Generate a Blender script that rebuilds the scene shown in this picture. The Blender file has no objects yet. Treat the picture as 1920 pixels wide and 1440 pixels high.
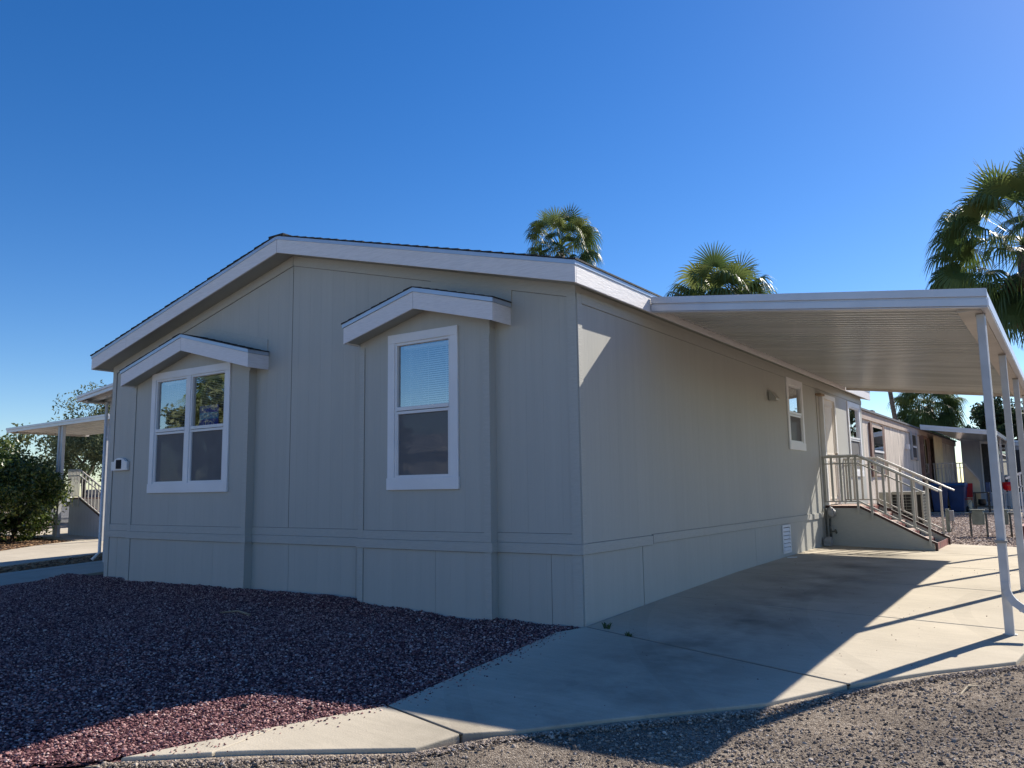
import bpy, bmesh, math, random
import numpy as np
from mathutils import Vector, Matrix
random.seed(7); rng = np.random.default_rng(7)
S = bpy.context.scene; C = S.collection
R = math.radians

# ------------------------------------------------------------------ camera, sky, sun, exposure
cam = bpy.data.objects.new('camera', bpy.data.cameras.new('camera')); C.objects.link(cam)
right = Vector((0.82240, 0.56872, -0.01453)); up = Vector((0.08587, -0.09884, 0.99139)); fwd = Vector((-0.56239, 0.81657, 0.13013))
m3 = Matrix((right, up, -fwd)).transposed()
cam.matrix_world = Matrix.Translation((3.8587, -6.7380, 1.278)) @ m3.to_4x4()
cam.data.sensor_width = 36; cam.data.lens = 28.234; cam.data.clip_end = 3000
S.camera = cam
SUN_AZ, SUN_EL = 18.5, 37.0        # azimuth from +Y towards +X
W = bpy.data.worlds.new('World'); S.world = W; W.use_nodes = True
wn = W.node_tree; wn.nodes.clear()
sky = wn.nodes.new('ShaderNodeTexSky'); sky.sky_type = 'NISHITA'; sky.sun_disc = False
sky.sun_elevation = R(SUN_EL); sky.sun_rotation = R(SUN_AZ); sky.altitude = 800; sky.air_density = 1.0; sky.dust_density = 0.3; sky.ozone_density = 3.0
hs = wn.nodes.new('ShaderNodeHueSaturation'); hs.inputs['Saturation'].default_value = 1.34; hs.inputs['Hue'].default_value = 0.509
bg = wn.nodes.new('ShaderNodeBackground'); bg.inputs['Strength'].default_value = 0.088
wo = wn.nodes.new('ShaderNodeOutputWorld')
wn.links.new(sky.outputs[0], hs.inputs['Color']); wn.links.new(hs.outputs[0], bg.inputs[0]); wn.links.new(bg.outputs[0], wo.inputs[0])
sd = bpy.data.lights.new('sun', 'SUN'); sd.energy = 5.0; sd.angle = R(0.5); sd.color = (1.0, 0.92, 0.80)
so = bpy.data.objects.new('sun', sd); C.objects.link(so)
sv = Vector((math.sin(R(SUN_AZ)) * math.cos(R(SUN_EL)), math.cos(R(SUN_AZ)) * math.cos(R(SUN_EL)), math.sin(R(SUN_EL))))
so.rotation_euler = sv.to_track_quat('Z', 'Y').to_euler(); so.location = sv * 60
S.view_settings.view_transform = 'Standard'; S.view_settings.look = 'None'; S.view_settings.exposure = 0.75; S.view_settings.gamma = 1.0
S.render.engine = 'CYCLES'

# ------------------------------------------------------------------ helpers
def tag(o, label=None, cat=None, group=None, kind=None):
    if label: o['label'] = label
    if cat: o['category'] = cat
    if group: o['group'] = group
    if kind: o['kind'] = kind
    return o
def thing(name, loc, label, cat, group=None):
    o = bpy.data.objects.new(name, None); C.objects.link(o); o.location = loc; o.empty_display_size = .2
    return tag(o, label, cat, group)
def rootloc(p):
    v = Vector((0, 0, 0))
    while p is not None: v += p.location; p = p.parent
    return v
def link_mesh(name, me, mat, parent=None, smooth=False):
    o = bpy.data.objects.new(name, me); C.objects.link(o)
    if mat: me.materials.append(mat)
    if parent is not None:
        v = rootloc(parent); me.transform(Matrix.Translation(-v)); o.parent = parent
    if smooth: me.shade_smooth()
    return o
class MB:
    def __init__(s, T=None): s.v = []; s.f = []; s.T = T
    def add(s, vs, fs):
        n = len(s.v)
        s.v += [tuple(s.T(*p)) if s.T else tuple(p) for p in vs]; s.f += [tuple(i + n for i in f) for f in fs]; return s
    def box(s, x0, x1, y0, y1, z0, z1):
        v = [(x, y, z) for z in (z0, z1) for y in (y0, y1) for x in (x0, x1)]
        return s.add(v, [(0, 2, 3, 1), (4, 5, 7, 6), (0, 1, 5, 4), (2, 6, 7, 3), (0, 4, 6, 2), (1, 3, 7, 5)])
    def prism(s, poly, ax, a, b):              # poly in the two other axes, extruded along ax from a to b
        def P(u, w, t): return {'x': (t, u, w), 'y': (u, t, w), 'z': (u, w, t)}[ax]
        n = len(poly); v = [P(u, w, a) for u, w in poly] + [P(u, w, b) for u, w in poly]
        return s.add(v, [tuple(range(n)), tuple(reversed(range(n, 2 * n)))] + [(i, i + n, (i + 1) % n + n, (i + 1) % n) for i in range(n)])
    def tube(s, pts, r, n=8, r2=None, cap=True):
        pts = [Vector(p) for p in pts]; base = len(s.v); vs = []; fs = []
        for i, p in enumerate(pts):
            d = (pts[min(i + 1, len(pts) - 1)] - pts[max(i - 1, 0)]).normalized()
            a = d.orthogonal().normalized() if i == 0 else (a - d * a.dot(d)).normalized()
            b = d.cross(a); rr = r if r2 is None else r + (r2 - r) * i / (len(pts) - 1)
            vs += [tuple(p + (a * math.cos(2 * math.pi * k / n) + b * math.sin(2 * math.pi * k / n)) * rr) for k in range(n)]
        for i in range(len(pts) - 1):
            fs += [(i * n + k, i * n + (k + 1) % n, (i + 1) * n + (k + 1) % n, (i + 1) * n + k) for k in range(n)]
        if cap: fs += [tuple(reversed(range(n))), tuple(range((len(pts) - 1) * n, len(pts) * n))]
        return s.add(vs, fs)
    def bar(s, p, q, w, h, up=(0, 0, 1)):      # rectangular bar from p to q, w sideways, h along up
        p, q = Vector(p), Vector(q); d = (q - p).normalized(); u = Vector(up); sd_ = d.cross(u).normalized(); u = sd_.cross(d).normalized()
        v = []
        for e in (p, q):
            for i, j in ((-1, -1), (1, -1), (1, 1), (-1, 1)): v.append(tuple(e + sd_ * (i * w / 2) + u * (j * h / 2)))
        return s.add(v, [(3, 2, 1, 0), (4, 5, 6, 7), (0, 1, 5, 4), (1, 2, 6, 5), (2, 3, 7, 6), (3, 0, 4, 7)])
    def lathe(s, cx, cy, prof, n=20):
        v = []; f = []
        for r, z in prof: v += [(cx + r * math.cos(2 * math.pi * k / n), cy + r * math.sin(2 * math.pi * k / n), z) for k in range(n)]
        for i in range(len(prof) - 1): f += [(i * n + k, i * n + (k + 1) % n, (i + 1) * n + (k + 1) % n, (i + 1) * n + k) for k in range(n)]
        f += [tuple(reversed(range(n))), tuple(range((len(prof) - 1) * n, len(prof) * n))]
        return s.add(v, f)
    def holes(s, u0, u1, z0, z1, n0, n1, hs_):  # slab in (u, n, z) with rectangular holes [(a, b, c, d)]
        us = sorted({u0, u1} | {h[0] for h in hs_} | {h[1] for h in hs_}); zs = sorted({z0, z1} | {h[2] for h in hs_} | {h[3] for h in hs_})
        us = [u for u in us if u0 <= u <= u1]; zs = [z for z in zs if z0 <= z <= z1]
        for a, b in zip(us, us[1:]):
            run = None
            for c_, d in list(zip(zs, zs[1:])) + [(None, None)]:
                inh = c_ is None or any(h[0] <= (a + b) / 2 <= h[1] and h[2] <= (c_ + d) / 2 <= h[3] for h in hs_)
                if inh:
                    if run: s.box(a, b, n0, n1, run[0], run[1]); run = None
                else: run = (run[0], d) if run else (c_, d)
        return s
    def build(s, name, mat, parent=None, smooth=False, bevel=0):
        me = bpy.data.meshes.new(name); me.from_pydata(s.v, [], s.f); me.update()
        b = bmesh.new(); b.from_mesh(me); bmesh.ops.recalc_face_normals(b, faces=b.faces); b.to_mesh(me); b.free()
        o = link_mesh(name, me, mat, parent, smooth)
        if bevel:
            md = o.modifiers.new('bevel', 'BEVEL'); md.width = bevel; md.segments = 2; md.limit_method = 'ANGLE'
        return o
def copy_tree(o, parent=None, loc=None):
    c_ = o.copy(); C.objects.link(c_); c_.parent = parent
    if loc is not None: c_.location = loc
    for ch in list(o.children): copy_tree(ch, c_)
    return c_
def np_mesh(name, verts, faces, mat, parent=None, tint=None, smooth=False):
    me = bpy.data.meshes.new(name); k = faces.shape[1]
    me.vertices.add(len(verts)); me.vertices.foreach_set('co', verts.astype(np.float32).ravel())
    me.loops.add(faces.size); me.loops.foreach_set('vertex_index', faces.astype(np.int32).ravel())
    me.polygons.add(len(faces)); me.polygons.foreach_set('loop_start', np.arange(0, faces.size, k, dtype=np.int32)); me.polygons.foreach_set('loop_total', np.full(len(faces), k, dtype=np.int32))
    me.update(calc_edges=True)
    if tint is not None:
        a = me.attributes.new('tint', 'FLOAT', 'POINT'); a.data.foreach_set('value', tint.astype(np.float32))
    me.polygons.foreach_set('use_smooth', np.full(len(faces), smooth))
    return link_mesh(name, me, mat, parent)

# ------------------------------------------------------------------ materials
def nodes_of(m): m.use_nodes = True; return m.node_tree
def mat(name, col, rough=.6, metal=0, var=0.06, vscale=3, bump=0, bscale=40, spec=.5, col2=None, stretch=(1, 1, 1), dirt=0):
    m = bpy.data.materials.new(name); t = nodes_of(m); N = t.nodes; L = t.links; p = N['Principled BSDF']
    p.inputs['Roughness'].default_value = rough; p.inputs['Metallic'].default_value = metal; p.inputs['Specular IOR Level'].default_value = spec
    g = N.new('ShaderNodeNewGeometry'); mp = N.new('ShaderNodeMapping'); mp.inputs['Scale'].default_value = stretch; L.new(g.outputs['Position'], mp.inputs[0])
    n = N.new('ShaderNodeTexNoise'); n.inputs['Scale'].default_value = vscale; n.inputs['Detail'].default_value = 6; L.new(mp.outputs[0], n.inputs['Vector'])
    cr = N.new('ShaderNodeValToRGB'); c2 = col2 or tuple(max(0, c_ * (1 - var * 2.2)) for c_ in col)
    cr.color_ramp.elements[0].position = .35; cr.color_ramp.elements[1].position = .65
    cr.color_ramp.elements[0].color = (*c2, 1); cr.color_ramp.elements[1].color = (*[min(1, c_ * (1 + var)) for c_ in col], 1)
    L.new(n.outputs['Fac'], cr.inputs[0]); L.new(cr.outputs[0], p.inputs['Base Color'])
    if bump:
        n2 = N.new('ShaderNodeTexNoise'); n2.inputs['Scale'].default_value = bscale; n2.inputs['Detail'].default_value = 5; L.new(mp.outputs[0], n2.inputs['Vector'])
        b = N.new('ShaderNodeBump'); b.inputs['Strength'].default_value = bump; b.inputs['Distance'].default_value = .01
        L.new(n2.outputs['Fac'], b.inputs['Height']); L.new(b.outputs[0], p.inputs['Normal'])
    return m
def mth(N, L, op, a, b=None, c_=None):
    n = N.new('ShaderNodeMath'); n.operation = op
    for i, x in enumerate((a, b, c_)):
        if x is None: continue
        if isinstance(x, (int, float)): n.inputs[i].default_value = x
        else: L.new(x, n.inputs[i])
    return n.outputs[0]
def siding(name, col, period=.203, gw=.035, grain=1.0, var=.05, wear=None, groovedark=.72, freq=90, vf=3.2):
    m = bpy.data.materials.new(name); t = nodes_of(m); N = t.nodes; L = t.links; p = N['Principled BSDF']
    p.inputs['Roughness'].default_value = .62; p.inputs['Specular IOR Level'].default_value = .35
    g = N.new('ShaderNodeNewGeometry'); sp = N.new('ShaderNodeSeparateXYZ'); L.new(g.outputs['Position'], sp.inputs[0])
    u = mth(N, L, 'ADD', sp.outputs[0], sp.outputs[1])
    # groove spacing wanders a little from board to board
    fr = mth(N, L, 'FRACT', mth(N, L, 'DIVIDE', u, period))
    gr = mth(N, L, 'LESS_THAN', fr, gw)
    cmb = N.new('ShaderNodeCombineXYZ'); L.new(mth(N, L, 'MULTIPLY', u, freq), cmb.inputs[0]); L.new(mth(N, L, 'MULTIPLY', sp.outputs[2], vf), cmb.inputs[2])
    n = N.new('ShaderNodeTexNoise'); n.inputs['Scale'].default_value = 1; n.inputs['Detail'].default_value = 4; L.new(cmb.outputs[0], n.inputs['Vector'])
    n2 = N.new('ShaderNodeTexNoise'); n2.inputs['Scale'].default_value = .9; n2.inputs['Detail'].default_value = 3; L.new(g.outputs['Position'], n2.inputs['Vector'])
    # each board slightly its own tone
    wn_ = N.new('ShaderNodeTexWhiteNoise'); wn_.noise_dimensions = '1D'; L.new(mth(N, L, 'FLOOR', mth(N, L, 'DIVIDE', u, period)), wn_.inputs['W'])
    h = mth(N, L, 'SUBTRACT', mth(N, L, 'MULTIPLY', n.outputs['Fac'], .35 * grain), mth(N, L, 'MULTIPLY', gr, 1.0))
    b = N.new('ShaderNodeBump'); b.inputs['Strength'].default_value = .7; b.inputs['Distance'].default_value = .008; L.new(h, b.inputs['Height']); L.new(b.outputs[0], p.inputs['Normal'])
    f = mth(N, L, 'ADD', 1 - var * 1.5, mth(N, L, 'ADD', mth(N, L, 'MULTIPLY', n2.outputs['Fac'], var * 2), mth(N, L, 'MULTIPLY', wn_.outputs['Value'], var)))
    cm2 = N.new('ShaderNodeCombineXYZ'); L.new(mth(N, L, 'MULTIPLY', u, 9), cm2.inputs[0]); L.new(mth(N, L, 'MULTIPLY', sp.outputs[2], .35), cm2.inputs[2])
    n5 = N.new('ShaderNodeTexNoise'); n5.inputs['Scale'].default_value = 1; n5.inputs['Detail'].default_value = 6; n5.inputs['Roughness'].default_value = .65; L.new(cm2.outputs[0], n5.inputs['Vector'])
    f = mth(N, L, 'ADD', f, mth(N, L, 'MULTIPLY', mth(N, L, 'SUBTRACT', n5.outputs['Fac'], .5), .16))
    f = mth(N, L, 'ADD', f, mth(N, L, 'MULTIPLY', mth(N, L, 'SUBTRACT', n.outputs['Fac'], .5), .08))
    if wear:
        k = mth(N, L, 'MULTIPLY', mth(N, L, 'SUBTRACT', n.outputs['Fac'], .5), wear); f = mth(N, L, 'ADD', f, k)
    f = mth(N, L, 'MULTIPLY', f, mth(N, L, 'SUBTRACT', 1, mth(N, L, 'MULTIPLY', gr, 1 - groovedark)))
    mx = N.new('ShaderNodeVectorMath'); mx.operation = 'SCALE'; mx.inputs[0].default_value = col; L.new(f, mx.inputs['Scale']); L.new(mx.outputs[0], p.inputs['Base Color'])
    return m
def glass(name, tint=(.85, .9, .92), boost=1.6):
    m = bpy.data.materials.new(name); t = nodes_of(m); N = t.nodes; L = t.links; N.remove(N['Principled BSDF'])
    tr = N.new('ShaderNodeBsdfTransparent'); tr.inputs[0].default_value = (*tint, 1)
    gl = N.new('ShaderNodeBsdfGlossy'); gl.inputs['Roughness'].default_value = .015
    nz = N.new('ShaderNodeTexNoise'); nz.inputs['Scale'].default_value = 1.6; bp = N.new('ShaderNodeBump'); bp.inputs['Strength'].default_value = .05; bp.inputs['Distance'].default_value = .03
    g = N.new('ShaderNodeNewGeometry'); L.new(g.outputs['Position'], nz.inputs['Vector']); L.new(nz.outputs['Fac'], bp.inputs['Height']); L.new(bp.outputs[0], gl.inputs['Normal'])
    fr = N.new('ShaderNodeFresnel'); fr.inputs['IOR'].default_value = 1.5
    f = mth(N, L, 'MINIMUM', mth(N, L, 'ADD', mth(N, L, 'MULTIPLY', fr.outputs[0], boost), .33), 1)
    mx = N.new('ShaderNodeMixShader'); L.new(f, mx.inputs[0]); L.new(tr.outputs[0], mx.inputs[1]); L.new(gl.outputs[0], mx.inputs[2]); L.new(mx.outputs[0], N['Material Output'].inputs[0])
    return m
def screen_mat(name, col=(.03, .03, .035), alpha=.72):
    m = bpy.data.materials.new(name); t = nodes_of(m); N = t.nodes; L = t.links; p = N['Principled BSDF']
    p.inputs['Base Color'].default_value = (*col, 1); p.inputs['Roughness'].default_value = .8; p.inputs['Alpha'].default_value = alpha
    g = N.new('ShaderNodeNewGeometry'); n = N.new('ShaderNodeTexNoise'); n.inputs['Scale'].default_value = 6; L.new(g.outputs['Position'], n.inputs['Vector'])
    L.new(mth(N, L, 'ADD', alpha - .1, mth(N, L, 'MULTIPLY', n.outputs['Fac'], .2)), p.inputs['Alpha'])
    return m
def tinted(name, stops, rough=.8, spec=.3, trans=None, bump=0):   # colour ramp over the per-stone / per-leaf 'tint'
    m = bpy.data.materials.new(name); t = nodes_of(m); N = t.nodes; L = t.links; p = N['Principled BSDF']
    a = N.new('ShaderNodeAttribute'); a.attribute_name = 'tint'; cr = N.new('ShaderNodeValToRGB'); e = cr.color_ramp.elements
    while len(e) < len(stops): e.new(.5)
    for k, (ps, c_) in enumerate(stops): e[k].position = ps; e[k].color = (*c_, 1)
    L.new(a.outputs['Fac'], cr.inputs[0]); L.new(cr.outputs[0], p.inputs['Base Color']); p.inputs['Roughness'].default_value = rough; p.inputs['Specular IOR Level'].default_value = spec
    if bump:
        g = N.new('ShaderNodeNewGeometry'); n2 = N.new('ShaderNodeTexNoise'); n2.inputs['Scale'].default_value = 180; L.new(g.outputs['Position'], n2.inputs['Vector'])
        b = N.new('ShaderNodeBump'); b.inputs['Strength'].default_value = bump; b.inputs['Distance'].default_value = .004; L.new(n2.outputs['Fac'], b.inputs['Height']); L.new(b.outputs[0], p.inputs['Normal'])
    if trans:
        tl = N.new('ShaderNodeBsdfTranslucent'); L.new(cr.outputs[0], tl.inputs[0]); mx = N.new('ShaderNodeMixShader'); mx.inputs[0].default_value = trans
        L.new(p.outputs[0], mx.inputs[1]); L.new(tl.outputs[0], mx.inputs[2]); L.new(mx.outputs[0], N['Material Output'].inputs[0])
    return m
def ground_mat(name, stops, scale=30, big=.5, bump=.6, bdist=.02, rough=.95, patch=None):
    m = bpy.data.materials.new(name); t = nodes_of(m); N = t.nodes; L = t.links; p = N['Principled BSDF']; p.inputs['Roughness'].default_value = rough; p.inputs['Specular IOR Level'].default_value = .06
    g = N.new('ShaderNodeNewGeometry'); v = N.new('ShaderNodeTexVoronoi'); v.inputs['Scale'].default_value = scale; L.new(g.outputs['Position'], v.inputs['Vector'])
    sc = N.new('ShaderNodeSeparateColor'); L.new(v.outputs['Color'], sc.inputs[0])
    cr = N.new('ShaderNodeValToRGB'); e = cr.color_ramp.elements
    while len(e) < len(stops): e.new(.5)
    for k, (ps, c_) in enumerate(stops): e[k].position = ps; e[k].color = (*c_, 1)
    L.new(sc.outputs[0], cr.inputs[0])
    n = N.new('ShaderNodeTexNoise'); n.inputs['Scale'].default_value = big; n.inputs['Detail'].default_value = 7; L.new(g.outputs['Position'], n.inputs['Vector'])
    sl = N.new('ShaderNodeVectorMath'); sl.operation = 'SCALE'; L.new(cr.outputs[0], sl.inputs[0]); L.new(mth(N, L, 'ADD', .7, mth(N, L, 'MULTIPLY', n.outputs['Fac'], .6)), sl.inputs['Scale'])
    out = sl.outputs[0]
    if patch:   # worn dark asphalt showing through the grit, in large patches
        n4 = N.new('ShaderNodeTexNoise'); n4.inputs['Scale'].default_value = .8; n4.inputs['Detail'].default_value = 9; n4.inputs['Roughness'].default_value = .68; L.new(g.outputs['Position'], n4.inputs['Vector'])
        r4 = N.new('ShaderNodeValToRGB'); r4.color_ramp.elements[0].position = .42; r4.color_ramp.elements[1].position = .60; L.new(n4.outputs['Fac'], r4.inputs[0])
        mx4 = N.new('ShaderNodeMix'); mx4.data_type = 'RGBA'; mx4.blend_type = 'MULTIPLY'; L.new(r4.outputs[0], mx4.inputs['Factor']); L.new(out, mx4.inputs['A']); mx4.inputs['B'].default_value = (.58, .59, .62, 1); out = mx4.outputs['Result']
    L.new(out, p.inputs['Base Color'])
    n3 = N.new('ShaderNodeTexNoise'); n3.inputs['Scale'].default_value = scale * 1.7; n3.inputs['Detail'].default_value = 8; L.new(g.outputs['Position'], n3.inputs['Vector'])
    b = N.new('ShaderNodeBump'); b.inputs['Strength'].default_value = bump; b.inputs['Distance'].default_value = bdist
    L.new(mth(N, L, 'ADD', mth(N, L, 'MULTIPLY', v.outputs['Distance'], -1.2), n3.outputs['Fac']), b.inputs['Height']); L.new(b.outputs[0], p.inputs['Normal'])
    return m
def concrete(name, col=(.50, .445, .35), stain=True):
    m = bpy.data.materials.new(name); t = nodes_of(m); N = t.nodes; L = t.links; p = N['Principled BSDF']; p.inputs['Roughness'].default_value = .9; p.inputs['Specular IOR Level'].default_value = .12
    g = N.new('ShaderNodeNewGeometry')
    def noise(s, d, vec=None, rough=.5):
        n = N.new('ShaderNodeTexNoise'); n.inputs['Scale'].default_value = s; n.inputs['Detail'].default_value = d; n.inputs['Roughness'].default_value = rough; L.new(vec or g.outputs['Position'], n.inputs['Vector']); return n.outputs['Fac']
    mp = N.new('ShaderNodeMapping'); mp.inputs['Scale'].default_value = (1.2, 14, 1); L.new(g.outputs['Position'], mp.inputs[0])   # broom marks across the slab
    a = mth(N, L, 'MULTIPLY', noise(.8, 8, rough=.62), .62); b_ = mth(N, L, 'MULTIPLY', noise(1.6, 5, mp.outputs[0]), .2); c_ = mth(N, L, 'MULTIPLY', noise(60, 3), .14)
    f = mth(N, L, 'ADD', .52, mth(N, L, 'ADD', a, mth(N, L, 'ADD', b_, c_)))
    if stain:   # oil and tyre stains down the middle of the drive
        sp = N.new('ShaderNodeSeparateXYZ'); L.new(g.outputs['Position'], sp.inputs[0])
        d = mth(N, L, 'ABSOLUTE', mth(N, L, 'SUBTRACT', sp.outputs[0], 1.15))
        lane = mth(N, L, 'MAXIMUM', mth(N, L, 'SUBTRACT', 1, mth(N, L, 'MULTIPLY', d, .9)), 0)
        cr = N.new('ShaderNodeValToRGB'); cr.color_ramp.elements[0].position = .38; cr.color_ramp.elements[1].position = .62; L.new(noise(.75, 6, rough=.6), cr.inputs[0])
        f = mth(N, L, 'MULTIPLY', f, mth(N, L, 'SUBTRACT', 1, mth(N, L, 'MULTIPLY', mth(N, L, 'MULTIPLY', lane, cr.outputs[0]), .62)))
        cr2 = N.new('ShaderNodeValToRGB'); cr2.color_ramp.elements[0].position = .62; cr2.color_ramp.elements[1].position = .68; L.new(noise(5, 6, rough=.7), cr2.inputs[0])
        f = mth(N, L, 'MULTIPLY', f, mth(N, L, 'SUBTRACT', 1, mth(N, L, 'MULTIPLY', cr2.outputs[0], .12)))
    # fine aggregate speckle, rust coloured blotches and hairline scuffs
    vo = N.new('ShaderNodeTexVoronoi'); vo.inputs['Scale'].default_value = 55; L.new(g.outputs['Position'], vo.inputs['Vector'])
    sp_ = mth(N, L, 'LESS_THAN', vo.outputs['Distance'], .13); f = mth(N, L, 'MULTIPLY', f, mth(N, L, 'SUBTRACT', 1, mth(N, L, 'MULTIPLY', sp_, .16)))
    mp2 = N.new('ShaderNodeMapping'); mp2.inputs['Scale'].default_value = (3, 26, 1); mp2.inputs['Rotation'].default_value = (0, 0, .25); L.new(g.outputs['Position'], mp2.inputs[0])
    cr3 = N.new('ShaderNodeValToRGB'); cr3.color_ramp.elements[0].position = .60; cr3.color_ramp.elements[1].position = .72; L.new(noise(1.3, 7, mp2.outputs[0], .65), cr3.inputs[0])
    f = mth(N, L, 'MULTIPLY', f, mth(N, L, 'SUBTRACT', 1, mth(N, L, 'MULTIPLY', cr3.outputs[0], .16)))
    # a few hairline cracks and curved tyre scuffs
    nd = N.new('ShaderNodeTexNoise'); nd.inputs['Scale'].default_value = 2.2; nd.inputs['Detail'].default_value = 7; L.new(g.outputs['Position'], nd.inputs['Vector'])
    vm = N.new('ShaderNodeVectorMath'); vm.operation = 'MULTIPLY_ADD'; L.new(nd.outputs['Color'], vm.inputs[0]); vm.inputs[1].default_value = (.35, .35, 0); L.new(g.outputs['Position'], vm.inputs[2])
    vc = N.new('ShaderNodeTexVoronoi'); vc.feature = 'DISTANCE_TO_EDGE'; vc.inputs['Scale'].default_value = .42; L.new(vm.outputs[0], vc.inputs['Vector'])
    ck = mth(N, L, 'MULTIPLY', mth(N, L, 'LESS_THAN', vc.outputs['Distance'], .0016), mth(N, L, 'GREATER_THAN', noise(.5, 2), .50))
    f = mth(N, L, 'MULTIPLY', f, mth(N, L, 'SUBTRACT', 1, mth(N, L, 'MULTIPLY', ck, .0)))
    vl = N.new('ShaderNodeVectorMath'); vl.operation = 'DISTANCE'; L.new(g.outputs['Position'], vl.inputs[0]); vl.inputs[1].default_value = (6.6, 3.2, 0)
    rr_ = mth(N, L, 'ABSOLUTE', mth(N, L, 'SUBTRACT', mth(N, L, 'FRACT', mth(N, L, 'DIVIDE', vl.outputs['Value'], 1.52)), .5))
    sc_ = mth(N, L, 'MULTIPLY', mth(N, L, 'LESS_THAN', rr_, .055), noise(3.5, 6, rough=.7))
    f = mth(N, L, 'MULTIPLY', f, mth(N, L, 'SUBTRACT', 1, mth(N, L, 'MULTIPLY', sc_, .13)))
    s_ = N.new('ShaderNodeVectorMath'); s_.operation = 'SCALE'; s_.inputs[0].default_value = col; L.new(f, s_.inputs['Scale']); L.new(s_.outputs[0], p.inputs['Base Color'])
    b = N.new('ShaderNodeBump'); b.inputs['Strength'].default_value = .4; b.inputs['Distance'].default_value = .005; L.new(noise(90, 6), b.inputs['Height']); L.new(b.outputs[0], p.inputs['Normal'])
    return m
PAINT = (.438, .440, .405)
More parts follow.
